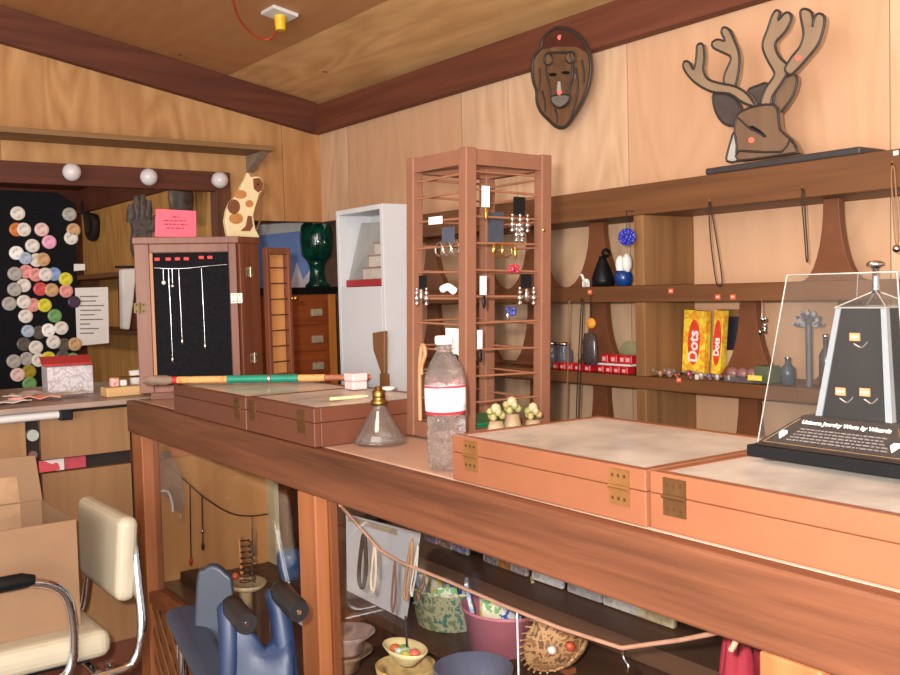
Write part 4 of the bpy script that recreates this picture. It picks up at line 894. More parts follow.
a = at_x(705, 168, 2.084).y; b = at_x(860, 153, 2.084).y
MB().box(2.084, 2.20, b, a, 1.5865, 1.604).build('base_plank', plain('black_plank', (58, 54, 54), .5), deer, .004)

XL = 2.262
def lp(X, Y, d=0): return at_x(520+X/5.19, 10+Y/5.19, XL-.02-d)
lion = thing('lion_plaque', 'oval dark glass lion face plaque hanging high on wall beside deer', 'wall plaque', lp(220, 610))
LO = [(200, 92), (270, 110), (330, 162), (360, 230), (368, 310), (352, 400), (320, 480), (272, 560), (232, 608), (190, 606), (150, 572), (110, 530), (90, 480), (86, 420), (70, 370), (64, 300), (76, 240), (108, 200), (120, 150), (158, 110)]
ring = smoothloop([lp(*q) for q in LO], 3)
MB().prism(ring, (.012, 0, 0)).build('mane_plate', wood('amber_mane', (132, 96, 68), (88, 62, 44), 'z', rough=.15, spec=.8), lion)
MB().tube(ring, .006, 6, True).build('outline', M_lead, lion)
MB().prism([lp(x, y, .001) for x, y in ((200, 92), (158, 110), (120, 150), (108, 205), (190, 190), (290, 190), (352, 226), (330, 162), (270, 110))], (.001, 0, 0)).build('dark_crown', plain('dark_maroon', (82, 44, 36), .2), lion)
FC = [(140, 232), (170, 222), (230, 222), (262, 228), (274, 330), (256, 400), (248, 478), (206, 506), (166, 482), (158, 400), (138, 320)]
r2 = smoothloop([lp(x, y, .010) for x, y in FC], 3); f = MB().prism(r2, (.009, 0, 0)).build('face', plain('lion_face', (104, 76, 54), .25, var=.2, scale=60), lion); MB().tube(r2, .004, 6, True).build('outline', M_lead, f)
for X, Y in ((146, 256), (260, 246)):
    rg = [lp(X+22*math.cos(k*PI/8), Y+30*math.sin(k*PI/8), .012) for k in range(16)]
    o = MB().prism(rg, (.008, 0, 0)).build('ear', plain('lion_ear', (120, 92, 66), .25), lion); MB().tube(rg, .0032, 6, True).build('outline', M_lead, o)
r3 = smoothloop([lp(x, y, .014) for x, y in ((168, 446), (250, 440), (248, 478), (206, 506), (168, 484))], 3); o = MB().prism(r3, (.004, 0, 0)).build('muzzle', plain('lion_muzzle', (120, 112, 104), .3), lion); MB().tube(r3, .003, 6, True).build('outline', M_lead, o)
MB().prism([lp(x, y, .013) for x, y in ((196, 370), (206, 372), (212, 425), (190, 425))], (.003, 0, 0)).build('nose_bridge', M_gry, lion)
for X, Y in ((168, 335), (236, 325)): MB().prism([lp(X+20*math.cos(k*PI/5), Y+9*math.sin(k*PI/5), .013) for k in range(10)], (.003, 0, 0)).build('eye', M_black, lion)
for a in ((100, 300, 96, 420), (115, 420, 130, 530), (180, 510, 190, 590), (290, 300, 298, 440), (300, 400, 262, 560), (320, 260, 330, 380), (226, 330, 244, 430)):
    MB().tube([lp(a[0], a[1], .003), lp((a[0]+a[2])/2+6, (a[1]+a[3])/2, .003), lp(a[2], a[3], .003)], .0028, 6).build('lead_line', M_lead, lion)
for X, Y, d in ((206, 142, .003), (206, 430, .018)): MB().tube([lp(X, Y, d-.001), lp(X, Y, d+.0005)], .008, 14, smooth=False).build('price_sticker', plain('red_dot', (226, 84, 66), .5), lion)
MB().tube([lp(200, 100, -.012), lp(200, 100, -.0195-.0)], .004, 8).build('hook', M_brass, lion)

# ------------------------------------------------------------------ things on the shelves
ZM, ZL = 1.3003, 1.0413
# dangling black cords
def cordloop(name, label, cat, pa, pb, zb, xh, spread=.012, pend=None, group=None, m=M_cord):
    t = thing(name, label, cat, Vector((xh, pb, zb)), 0, group)
    top = Vector((xh, pa, pend[1])) if pend else None
    return t
def necklace(pxt, pyt, pxb, pyb, label, w=.022, pend=None, m=M_cord, X=XS-.006, r=.0018):
    a = at_x(pxt, pyt, X); b = at_x(pxb, pyb, X); t = thing('cord_necklace', label, 'necklace', b, 0, 'necklaces hung from the wall shelving')
    MB().tube([(XS-.0002, a.y, a.z), (X-.004, a.y, a.z), (X-.004, a.y, a.z+.008)], .0018, 6).build('hook', M_brass, t)
    pts = [a, a+Vector((0, .004, -.02)), a.lerp(b, .5)+Vector((0, w/2, 0)), b+Vector((0, w*.45, .015)), b, b+Vector((0, -w*.45, .015)), a.lerp(b, .5)+Vector((0, -w*.4, 0)), a+Vector((0, -.004, -.02))]
    MB().tube(smoothloop(pts, 4), r, 6, True).build('cord', m, t)
    if pend: MB().ball(b+Vector((-.002, 0, -.008)), pend[1], 10).build('pendant', pend[0], t)
    return t
necklace(710, 203, 719, 286, 'black cord necklace hanging from top shelf, right of the side panel')
necklace(803, 190, 807, 262, 'black cord necklace hanging from top shelf, left of the scalloped bracket', .006)
necklace(893, 165, 897, 245, 'cord necklace with silver ball, hanging at right edge of top shelf', .010, (M_silver, .009), plain('tan_cord', (150, 104, 66), .6))
necklace(582, 300, 578, 418, 'long dark cord hanging from the middle shelf beside the rack', .014)
necklace(569, 300, 567, 418, 'long pale string hanging from the middle shelf, nearest the rack', .004, None, plain('tan_cord', (150, 104, 66), .6), r=.0012)
# blue glitter ball
p = at_x(627, 237, XS-.03)
t = thing('glitter_ball', 'blue glittering bead ball hanging from top shelf before the side panel', 'ornament', p)
mb = MB()
for k in range(60):
    zz = 1-2*(k+.5)/60; a = k*2.39996; rr = math.sqrt(1-zz*zz); mb.ball(p+Vector((rr*math.cos(a), rr*math.sin(a), zz))*.021, .0052, 6)
mb.build('beads', mottle('blue_glitter', ((44, 46, 150), (78, 84, 210), (150, 160, 240)), 120, .15), t); MB().ball(p, .020, 12).build('core', plain('blue_core', (40, 44, 150), .3), t)
MB().tube([p+Vector((0, 0, .02)), Vector((p.x, p.y, 1.512)), Vector((XS-.0005, p.y, 1.512))], .0013, 6).build('string', M_cord, t)
# penguin pair: dark bird and blue one
p = at_x(605, 285, 2.12); p.z = ZM
t = thing('bird_figurine', 'dark bird figurine with white breast on middle shelf beside blue vase', 'figurine', p)
MB().lathe([(.0, .0), (.034, .002), (.036, .02), (.024, .055), (.013, .08), (.010, .092)], p+Vector((0, .008, 0)), 16).build('body', M_black, t)
MB().ball(p+Vector((-.002, -.008, .100)), .0145, 12).build('head', M_black, t); MB().tube([p+Vector((-.01, -.02, .098)), p+Vector((-.014, -.032, .095))], [.005, .001], 8).build('beak', M_gold, t)
p = at_x(622, 290, 2.10); p.z = ZM
t = thing('bird_figurine', 'blue and white bird figurine on middle shelf against the side panel', 'figurine', p+Vector((0, -.006, 0)))
c = p+Vector((0, -.006, 0))
MB().lathe([(.0, .0), (.018, .001), (.026, .015), (.026, .032), (.020, .045)], c, 16).build('blue_body', plain('royal_blue', (22, 62, 130), .25, var=.2), t)
MB().ball(c+Vector((0, .010, .062)), .017, 12, (1, .8, 1.7)).build('white_wing', M_ww, t); MB().ball(c+Vector((0, -.016, .066)), .017, 12, (1, .8, 1.7)).build('white_wing', M_ww, t)
# little white unicorn
p = at_x(586, 288, 2.095); p.z = ZM; 
t = thing('unicorn_figurine', 'tiny white horse figurine standing on the middle shelf edge', 'figurine', p)
mw2 = plain('porcelain', (236, 230, 224), .3, var=.02)
mb = MB(); mb.ball(p+Vector((0, 0, .019)), .008, 10, (.9, 1.7, .9)); mb.tube([p+Vector((0, .009, .022)), p+Vector((0, .014, .033)), p+Vector((0, .016, .037))], [.005, .004, .004], 8); mb.ball(p+Vector((0, .019, .037)), .0045, 8, (.8, 1.5, .9)); mb.build('body', mw2, t)
for a, b in ((-.004, -.009), (.004, -.009), (-.004, .009), (.004, .009)): MB().tube([p+Vector((a, b, 0)), p+Vector((a, b*.9, .017))], [.002, .003], 8).build('leg', mw2, t)
# candy boxes
def candy(px0, px1, pyb, pyt, lean, label, word, X, wy):
    a = at_x(px0, pyb, X); a.z = ZL+.024; h = at_x(px0, pyt, X).z-a.z
    y0 = at_x(px0, pyb, X).y; y1 = at_x(px1, pyb, X).y
    t = thing('candy_box', label, 'candy box', Vector((X, (y0+y1)/2, ZL)), 0, 'yellow candy boxes on the low shelf')
    R = Matrix.Rotation(lean, 4, 'X'); cc = Vector((X+.01, (y0+y1)/2, ZL+.0005)); M_ = Matrix.Translation(cc) @ R
    w = abs(y1-y0)
    MB(M_).box(-.012, .012, -w/2, w/2, .002, .184).build('carton', mottle('yellow_orange_print', ((246, 214, 40), (250, 222, 70), (236, 150, 40), (248, 218, 60)), 34, .35, False), t, .001)
    fb = lambda y, z: M_ @ Vector((-.0122, y, z))
    MB().prism([fb(.022*math.cos(k*PI/8)*min(1, w/.05), (.092)+.066*math.sin(k*PI/8)) for k in range(16)], (-.0004, 0, 0)).build('red_badge', plain('candy_red', (226, 70, 44), .35, var=.2, scale=70), t)
    text(word, min(.046, w*.82), fb(0, .080)+Vector((-.0007, 0, 0)), M_.to_3x3() @ Vector((0, 0, 1)), M_.to_3x3() @ Vector((0, 1, 0)), M_let, 'lettering', t, .0012)
    return t
candy(682, 704, 362, 306, .07, 'wider yellow candy box leaning in front of the brown side panel', 'Dots', 2.225, .07)
candy(711, 720, 364, 308, .09, 'narrow yellow candy box, right behind the wider yellow box', 'Dots', 2.235, .04)
p = at_x(731, 326, 2.27); c = Vector((2.285, p.y, ZL))
t = thing('photo_frame', 'dark framed picture leaning on the wall beside the narrow candy box', 'picture frame', c)
MB().box(2.275, 2.285, p.y-.045, p.y+.05, ZL, ZL+.185).build('frame', M_shelfz, t); MB().box(2.2725, 2.2745, p.y-.035, p.y+.04, ZL+.07, ZL+.165).build('dark_picture', plain('navy_print', (36, 36, 48), .4), t); MB().box(2.2725, 2.2745, p.y-.035, p.y+.04, ZL+.012, ZL+.069).build('pale_mount', plain('beige_print', (206, 178, 132), .6), t)
# red packs in rows, each its own thing
packs = [(559, 368), (566, 369), (573, 370), (581, 370), (591, 371), (604, 371), (612, 372), (620, 373), (628, 373)]
for i, (x, y) in enumerate(packs):
    p = at_x(x, y, 2.105); lb = 'red foil candy pack flat on the low shelf, %s from the rack' % ORD[i]
    t = thing('candy_pack', lb, 'candy pack', Vector((2.105, p.y, ZL)), 0, 'red candy packs on the low shelf')
    h = .024
    MB().box(2.088, 2.125, p.y-.0125, p.y+.0125, ZL+.0005, ZL+h).build('wrapper', M_red, t, .005, 3)
    MB().box(2.0868, 2.0879, p.y-.006, p.y+.006, ZL+.007, ZL+.016).build('pale_band', mottle('red_white', ((226, 180, 170), (206, 60, 60)), 160, .3), t)
for i, (x, y) in enumerate(((608, 353), (617, 354), (626, 355), (632, 356))):
    p = at_x(x, y, 2.115); lb = 'red candy tin stacked on the low shelf packs, %s from left' % ORD[i]
    t = thing('candy_tin', lb, 'candy tin', Vector((2.115, p.y, ZL+.0305)), 0, 'red tins on the low shelf')
    MB().box(2.098, 2.135, p.y-.013, p.y+.013, ZL+.0305, ZL+.056).build('wrapper', M_red, t, .004, 3); MB().box(2.0968, 2.0979, p.y-.006, p.y+.007, ZL+.037, ZL+.049).build('pale_band', mottle('red_white', ((226, 180, 170), (206, 60, 60))), t)
tag(MB().box(2.090, 2.14, at_x(634, 360, 2.11).y-.004, at_x(604, 360, 2.11).y+.01, ZL+.0248, ZL+.0302).build('white_tray', M_paper), 'thin white tray between the red packs and the red tins', 'tray')
# small trinkets right of the panel
TR = [(648, 372, .018, (222, 110, 60), 'orange'), (659, 372, .014, (226, 150, 110), 'peach'), (668, 371, .020, (206, 150, 130), 'pink'), (675, 374, .012, (216, 60, 60), 'red'), (688, 374, .020, (190, 80, 100), 'rose'), (700, 374, .016, (226, 206, 196), 'cream'),
      (708, 375, .014, (150, 110, 150), 'violet'), (716, 376, .014, (224, 216, 212), 'white'), (728, 377, .014, (206, 180, 176), 'pale')]
for i, (x, y, r, c_, nm) in enumerate(TR):
    r *= .72
    p = at_x(x, y, 2.10); t = thing('wrapped_candy', 'small %s wrapped sweet on low shelf, %s from the side panel' % (nm, ORD[i]), 'sweet', Vector((2.10, p.y, ZL)), 0, 'wrapped sweets on the low shelf')
    MB().ball((2.105, p.y, ZL+r*.9), r*.9, 10, (.9, .8, 1)).build('sweet', mottle('sweet_'+nm, (c_, tuple(int(v*.6) for v in c_), (230, 210, 200)), 90, .25, False), t)
    for s in (-1, 1): MB().tube([(2.105, p.y+s*r*.6, ZL+r), (2.104, p.y+s*r*1.25, ZL+r*1.35)], [.002, r*.45], 8).build('twist', pane('clear_wrap', clear=.8, haze=.25), t)
tag(MB().box(2.10, 2.13, at_x(760, 372, 2.1).y, at_x(724, 372, 2.1).y, ZL+.0005, ZL+.014).build('pen_box', plain('dark_pack', (96, 90, 92), .3, var=.3)), 'long dark grey package lying on low shelf beside the yellow tag', 'package')
for i, (x, lb) in enumerate(((733, 'first'), (743, 'second'), (753, 'third'))):
    p = at_x(x, 368, 2.15); t = MB().ball((2.15, p.y, ZL+.018), .0175, 10, (1, 1.2, 1)).build('pink_bead', plain('mauve_bead', (150, 104, 104), .35, var=.15)); tag(t, '%s of three mauve beads before the bracket, counted from the candy boxes' % lb, 'bead', 'mauve beads on the low shelf')
# dark jar behind, clear glassware, keychain with yellow face
p = at_x(601, 310, XS-.012); q = at_x(591, 320, XS-.012)
t = thing('keychain_pouch', 'orange smiling pouch hanging with dark purse below the middle shelf', 'keychain', at_x(590, 362, XS-.012))
MB().tube([(XS-.0003, q.y, 1.275), (XS-.012, q.y, 1.272), q], .0015, 6).build('cord', M_cord, t)
MB().ball(q+Vector((0, 0, -.01)), .019, 14, (.5, 1, .85)).build('orange_face', mottle('orange_face', ((226, 140, 40), (240, 170, 60)), 60, .5, False), t)
r = at_x(590, 348, XS-.012)
MB().lathe([(.0, -.052), (.026, -.05), (.030, -.03), (.029, .02), (.022, .044), (0, .046)], r, 14, squash=(.45, 1)).build('dark_purse', plain('dark_beads', (72, 62, 62), .25, var=.4, scale=160), t)
for i, (x, y, lb) in enumerate(((564, 350, 'clear glass jar on the low shelf right beside the rack post'), (576, 354, 'clear glass jar on low shelf, further from the rack post'))):
    p = at_x(x, y, 2.19); t = thing('glass_jar', lb, 'jar', Vector((2.14, p.y, ZL)), 0, 'glass jars on the low shelf')
    MB().lathe([(.024, .0005), (.026, .004), (.026, .055), (.018, .068), (.018, .074), (.016, .074), (.016, .067), (.024, .054), (.024, .006), (0, .004)], (2.14, p.y, ZL), 18).build('jar', pane('bluish_glass', (226, 232, 244), clear=.85, haze=.2, hazecol=(180, 184, 196)), t)
    MB().lathe([(0, .0745), (.02, .0745), (.02, .084), (0, .085)], (2.14, p.y, ZL), 18).build('lid', M_silver, t)
p = at_x(626, 350, 2.22); tag(MB().tube([(2.235, p.y, ZL+.045), (2.238, p.y, ZL+.045)], .0445, 24).build('green_plate', plain('sage_plate', (160, 156, 116), .4)), 'round sage green plate leaning on the wall beside the side panel', 'plate')
# trinkets seen through the acrylic stand
p = at_x(805, 320, 2.10)
t = thing('feather_fan', 'grey blue fan shaped feather ornament seen through the acrylic stand', 'ornament', Vector((2.115, p.y, ZL)))
mb = MB()
for k in range(7):
    a = PI*(.08+.14*k); mb.prism([Vector((2.112, p.y, p.z-.02))+Vector((0, -math.cos(a+s)*rr, math.sin(a+s)*rr)) for s, rr in ((0, .004), (-.14, .038), (0, .046), (.14, .038))], (.003, 0, 0))
mb.build('feathers', mottle('slate_feather', ((70, 84, 110), (150, 160, 170), (96, 106, 130)), 60, .5), t); MB().tube([(2.115, p.y, ZL+.0006), (2.115, p.y, p.z-.012)], .008, 10).build('stem', plain('slate_stem', (92, 92, 104), .5), t)
for i, (x, h, r, c_, lb) in enumerate(((788, .07, .018, (70, 84, 96), 'slate blue small bottle seen through left of the acrylic stand'), (826, .13, .016, (52, 54, 64), 'dark tall bottle seen through the middle of acrylic stand'), (838, .11, .02, (46, 44, 50), 'dark round bottle seen beside the acrylic corner strip'))):
    p = at_x(x, 380, 2.13); t = thing('small_bottle', lb, 'bottle', Vector((2.13, p.y, ZL)), 0, 'small bottles on the low shelf')
    MB().lathe([(0, .0005), (r, .001), (r, h*.6), (r*.4, h*.75), (r*.4, h*.92)], (2.13, p.y, ZL), 14).build('bottle', plain('bottle_%d' % i, c_, .2), t); MB().lathe([(r*.45, h*.922), (r*.45, h), (0, h)], (2.13, p.y, ZL), 12).build('stopper', M_silver, t)
p = at_x(766, 372, 2.13); tag(MB().box(2.11, 2.16, p.y-.022, p.y+.022, ZL+.0005, ZL+.045).build('green_carton', plain('green_grey_card', (88, 98, 74), .5), bevel=.002), 'dull green small carton on low shelf behind the acrylic edge', 'box')
p = at_x(762, 325, XS-.008); t = thing('silver_earring', 'sparkling silver leaf earring hanging right of the scalloped bracket', 'earring', p)
mb = MB(); 
for k in range(8): mb.ball(p+Vector((0, random.uniform(-.012, .012), random.uniform(-.028, .02))), .005, 8, (.5, 1, 1.3))
mb.build('leaves', M_silver, t); MB().tube([p+Vector((0, 0, .015)), (XS-.008, p.y, 1.268), (XS-.0003, p.y, 1.268)], .001, 6).build('hook', M_silver, t)

# ------------------------------------------------------------------ cream chair with chrome frame
t = thing('padded_chair', 'cream padded chair with chrome tube frame and black armrest, by the counter', 'chair', (.50, 2.42, 0))
def rbox(M_, a, nm, m, par, bev, seg=4): return MB(M_).box(*a).build(nm, m, par, bev, seg)
BR = Matrix.Translation((.708, 2.40, .700)) @ Matrix.Rotation(.08, 4, 'Y')
rbox(BR, (-.024, .024, -.172, .172, -.098, .098), 'backrest', M_cream, t, .021)
rbox(Matrix.Translation((.455, 2.41, .523)), (-.23, .205, -.20, .20, -.032, .032), 'seat', M_cream, t, .026)
MB().box(.28, .62, 2.25, 2.57, .478, .4905).build('seat_pan', M_black, t)
for y in (2.195, 2.625):
    s = 1 if y > 2.4 else -1
    pth = [(.730, 2.40+(y-2.40)*.72, .735), (.728, 2.40+(y-2.4)*.82, .66), (.722, y, .55), (.705, y, .482), (.66, y, .460), (.50, y, .458), (.30, y, .456), (.235, y, .43), (.215, y, .36), (.215, y, .08), (.23, y, .02), (.28, y, .0125), (.68, y, .0125)]
    MB().tube(smoothpath(pth, 5), .0115, 10).build('side_frame', M_chrome, t)
    MB().tube(smoothpath([(.20, y, .700), (.42, y, .702), (.50, y, .697), (.553, y, .665), (.570, y, .60), (.568, y, .52), (.545, y, .478), (.48, y, .472)], 5), .0105, 10).build('arm_frame', M_chrome, t)
    MB().tube([(.495, y, .704), (.47, y, .707), (.22, y, .707), (.20, y, .705)], [.012, .0175, .0175, .012], 12).build('armrest_pad', M_black, t)
for y in (2.23, 2.58): MB().tube([(.655, y, .475), (.665, y, .0)], .011, 10).build('leg', M_chrome, t)
MB().tube([(.66, 2.195, .0125), (.66, 2.625, .0125)], .0112, 10).build('floor_bar', M_chrome, t); MB().tube([(.62, 2.195, .464), (.62, 2.625, .464)], .0112, 10).build('cross_bar', M_chrome, t)
# cardboard box on the seat
t = thing('cardboard_box', 'open brown cardboard box with raised flap sitting on cream chair seat', 'cardboard box', (.42, 2.42, .5555))
x0, x1, y0, y1, z0, z1 = .26, .610, 2.28, 2.575, .5555, .802
MB().box(x0, x1, y0, y0+.005, z0, z1).build('front_panel', M_card, t); MB().box(x0, x1, y1-.005, y1, z0, z1).build('back_panel', M_card, t)
MB().box(x0, x0+.005, y0+.0055, y1-.0055, z0, z1).build('side_panel', M_card, t); MB().box(x1-.005, x1, y0+.0055, y1-.0055, z0, z1).build('side_panel', M_card, t)
MB().box(x0+.0055, x1-.0055, y0+.0055, y1-.0055, z0, z0+.005).build('bottom_panel', M_card, t)
MB().hexa([Vector(q) for q in ((x0, y1-.005, z1+.0005), (x1-.002, y1-.005, z1+.0005), (x1-.002, y1, z1+.0005), (x0, y1, z1+.0005), (x0, y1+.004, z1+.120), (x1-.012, y1+.004, z1+.112), (x1-.012, y1+.009, z1+.112), (x0, y1+.009, z1+.120))]).build('raised_flap', M_card, t)
MB().hexa([Vector(q) for q in ((x0+.10, y1-.0062, z0+.03), (x1-.055, y1-.0062, z0+.03), (x1-.055, y1-.0054, z0+.03), (x0+.10, y1-.0054, z0+.03), (x0+.10, y1-.0062, z1-.002), (x1-.055, y1-.0062, z1-.002), (x1-.055, y1-.0054, z1-.002), (x0+.10, y1-.0054, z1-.002))]).build('taped_strip', plain('pale_cardboard', (162, 126, 94), .7), t)
MB().hexa([Vector(q) for q in ((x0+.10, y1-.0058, z1+.002), (x1-.055, y1-.0058, z1+.002), (x1-.055, y1-.005, z1+.002), (x0+.10, y1-.005, z1+.002), (x0+.10, y1-.001, z1+.07), (x1-.058, y1-.001, z1+.066), (x1-.058, y1+.0035, z1+.066), (x0+.10, y1+.0035, z1+.07))]).build('taped_strip', plain('pale_cardboard', (162, 126, 94), .7), t)

# ------------------------------------------------------------------ folded blue wheelchair before the counter
M_blue = plain('blue_vinyl', (20, 38, 70), .5, var=.12, scale=10); M_bdk = plain('slate_blue_vinyl', (40, 47, 62), .5, var=.1, scale=10); M_grip = plain('black_rubber', (30, 29, 30), .4)
wc = thing('wheelchair', 'folded blue wheelchair with black push grips standing against the showcase counter', 'wheelchair', (.70, 1.65, 0))
Hh = [at_d(229, 603, 1.64), at_d(277, 588, 1.66)]
Gend = [at_d(247, 624, 1.55), at_d(299, 612, 1.57)]
for i in (0, 1):
    h, e = Hh[i], Gend[i]; dn = Vector((h.x-.012, h.y+.01, .30)); 
    MB().tube(smoothpath([dn, Vector((h.x-.004, h.y+.004, h.z-.12)), h+Vector((0, 0, -.015)), h+(e-h)*.15+Vector((0, 0, .004)), h.lerp(e, .35)]), .0125, 10).build('push_tube', M_chrome, wc)
    d = (e-h).normalized()
    MB().tube([h.lerp(e, .12), h.lerp(e, .16), h.lerp(e, .5), h.lerp(e, .9), e], [.014, .0195, .0185, .0195, .017], 14).build('hand_grip', M_grip, wc)
    MB().tube([e-d*.001, e+d*.002], .004, 10).build('grip_screw', M_chrome, wc)
# sling: cloth draped between the two posts
L0 = [at_d(226, 608, 1.62), at_d(224, 640, 1.61), at_d(222, 690, 1.60), at_d(222, 760, 1.60)]
L3 = [at_d(275, 596, 1.65), at_d(288, 622, 1.63), at_d(296, 690, 1.61), at_d(298, 760, 1.60)]
mb = MB(); n = 14; rows = []
for k in range(13):
    f = k/12*3; i = min(2, int(f)); a = L0[i].lerp(L0[i+1], f-i); b = L3[i].lerp(L3[i+1], f-i); row = []
    for j in range(n+1):
        s = j/n; sag = math.sin(PI*s)**1.2
        q = a.lerp(b, s)+Vector((.03, -.055, 0))*sag*.6+Vector((0, 0, -.075*sag*(1-k/12)))
        q += Vector((.006, -.008, 0))*math.sin(s*9+k*.4); row.append(q)
    rows.append(row)
vs = [q for r_ in rows for q in r_]; fs = [[k*(n+1)+j, k*(n+1)+j+1, (k+1)*(n+1)+j+1, (k+1)*(n+1)+j] for k in range(12) for j in range(n)]
mb.add(vs, fs, True); o = mb.build('back_sling', M_blue, wc); sd = o.modifiers.new('thick', 'SOLIDIFY'); sd.thickness = .008
for top, bot in ((at_d(227, 602, 1.625), at_d(226, 760, 1.60)), (at_d(274, 588, 1.65), at_d(297, 760, 1.61))):
    MB().tube(smoothpath([top, top.lerp(bot, .3)+Vector((0, -.012, 0)), bot]), [.012]+[.018]*12, 12).build('sling_sleeve', M_blue, wc)
# side guard and armrest pads
sg = [at_d(x, y, 1.78) for x, y in ((196, 585), (203, 570), (214, 566), (226, 574), (233, 592), (233, 700), (196, 700))]
MB().prism(smoothloop(sg, 3), (.012, .022, 0)).build('side_guard', M_bdk, wc, .006, 3)
a = at_d(181, 612, 1.86); b = at_d(222, 690, 1.62)
ax = (b-a).normalized(); sd_ = ax.cross(Vector((0, 0, 1))).normalized(); up = sd_.cross(ax)
def slab(a, b, w, h, nm, m, bev):
    ax = (b-a).normalized(); sd_ = ax.cross(Vector((0, 0, 1))).normalized(); up = sd_.cross(ax)
    return MB().hexa([a-sd_*w-up*h, b-sd_*w-up*h, b+sd_*w-up*h, a+sd_*w-up*h, a-sd_*w+up*h, b-sd_*w+up*h, b+sd_*w+up*h, a+sd_*w+up*h]).build(nm, m, wc, bev, 4)
slab(a, b, .032, .018, 'armrest_pad', M_bdk, .016)
MB().tube([a+Vector((.0, .0, -.02)), Vector((a.x, a.y, .35))], .011, 10).build('arm_post', M_chrome, wc)
a2 = at_d(200, 660, 1.75)
for (x, y) in ((.60, 1.62), (.735, 1.60)):
    ring = [Vector((x, y+.02+.28*math.cos(k*PI/18), .292+.28*math.sin(k*PI/18))) for k in range(36)]
    w = MB().tube(ring, .0125, 8, True).build('wheel', M_grip, wc)
    mb = MB()
    for k in range(12): mb.tube([Vector((x, y+.02, .292)), ring[k*3]], .0015, 5)
    mb.build('spokes', M_chrome, w); MB().tube([(x-.02, y+.02, .292), (x+.02, y+.02, .292)], .02, 12).build('hub', M_chrome, w)
    MB().tube([Vector((x, y+.38+.075*math.cos(k*PI/10), .086+.075*math.sin(k*PI/10))) for k in range(20)], .0105, 8, True).build('caster', M_grip, wc)
    MB().tube([Vector((x, y+.38, .086)), Vector((x, y+.38, .30)), Vector((x, y+.02, .45)), Vector((x, y+.0, .60))], .011, 8).build('frame_tube', M_chrome, wc)

# ------------------------------------------------------------------ inside the showcase: near end
def cthing_at(p, name, label, cat, group=None): q = L(p); return cthing(name, label, cat, q.x, q.y, q.z, group), q
ve = 2.235
cp = [at_v(156, 456, ve), at_v(180, 476, ve), at_v(205, 498, ve), at_v(230, 513, ve), at_v(250, 516, ve), at_v(268, 514, ve)]
tag(MB().tube(smoothpath(cp), .0022, 6).build('hanging_line', M_cord), 'dark sagging string across the golden plywood end inside the showcase', 'string')
for i, (x, yt, yb, m, lb) in enumerate(((190, 486, 566, M_cord, 'long dark pendant with red tip hanging on showcase plywood'), (202, 496, 550, M_cord, 'dark slim pendant with silver clasp hanging mid plywood'), (180, 478, 520, plain('pale_string', (190, 160, 130), .6), 'pale string pendant hanging beside the white folded plastic'), (252, 517, 555, M_silver, 'thin silver pendant hanging above the oval tray in showcase'))):
    a = at_v(x, yt, ve-.006); b = at_v(x+1, yb, ve-.006); t, _ = cthing_at(b, 'hanging_pendant', lb, 'pendant', None)
    MB().tube(smoothpath([a, a.lerp(b, .5), b]), .0022, 6).build('cord', m, t)
    MB().ball(b.lerp(a, .06), .006, 8, (1, 1, 2)).build('pendant_tip', (M_red, M_cord, m, M_silver)[i], t)
    if i == 1: MB().ball(a.lerp(b, .65), .006, 8, (1, 1, 1.5)).build('silver_clasp', M_silver, t)
pts = [at_v(158, 452, ve-.02), at_v(170, 452, ve-.02), at_v(180, 470, ve-.02), at_v(186, 500, ve-.02), at_v(182, 514, ve-.02), at_v(176, 510, ve-.02), at_v(170, 498, ve-.02), at_v(160, 494, ve-.02)]
t, _ = cthing_at(pts[4], 'plastic_bag', 'crumpled clear plastic bag hanging at left end inside the showcase', 'plastic bag')
MB().prism(pts, VD*.008).build('bag', pane('bag_film', clear=.8, haze=.3, hazecol=(220, 190, 170), rough=.2), t)
MB().tube(smoothpath([at_v(160, 491, ve-.024), at_v(168, 492, ve-.024), at_v(172, 502, ve-.024), at_v(173, 512, ve-.024)]), .004, 8).build('white_fold', M_paper, t)
# oval tray with a coiled wire figure
p = at_u(246, 584, .13); q = L(p); zf = .4918
t = cthing('oval_tray', 'cream oval dish with coiled wire ornament at the end of showcase', 'dish', q.x, q.y, zf)
C().lathe([(.02, 0), (.022, q.z-zf-.014), (.05, q.z-zf-.008), (.066, q.z-zf+.006), (.062, q.z-zf+.007), (.045, q.z-zf), (0, q.z-zf-.003)], (q.x, q.y, zf), 28, squash=(.75, 1)).build('dish', plain('cream_dish', (206, 182, 140), .4), t)
coil = []
for k in range(90): a = k*.55; coil.append((q.x+.020*math.cos(a)*(1-.4*k/90), q.y-.012+.024*math.sin(a)*(1-.4*k/90), q.z+.004+.115*k/90))
C().tube(coil, .0018, 5).build('wire_coil', plain('dark_wire', (70, 62, 56), .3, .8), t)
C().tube([(q.x, q.y+.02, q.z), (q.x, q.y+.035, q.z+.12)], [.006, .002], 6).build('wooden_pin', M_pine, t); C().tube([(q.x, q.y-.04, q.z+.002), (q.x, q.y-.052, q.z+.15)], .002, 6).build('silver_pin', M_silver, t)
C().ball((q.x-.01, q.y+.042, q.z+.012), .010, 8).build('red_bead', plain('coral_bead', (190, 80, 50), .4), t)
p = L(at_u(276, 560, .40)); tag(C().box(p.x-.01, p.x+.004, p.y-.025, p.y+.045, zf+.001, .80).build('cream_board', plain('dull_cream', (206, 190, 152), .6)), 'upright cream board in the dark corner behind the plywood end', 'board')
p = L(at_u(289, 548, .36)); t = C().lathe([(.025, 0), (.034, .03), (.036, .07), (.03, .085), (0, .09)], (p.x, p.y, zf+.001), 16).build('blue_pot', plain('dull_blue', (62, 94, 140), .3)); tag(t, 'small blue pot in the dark corner left of middle post', 'pot')
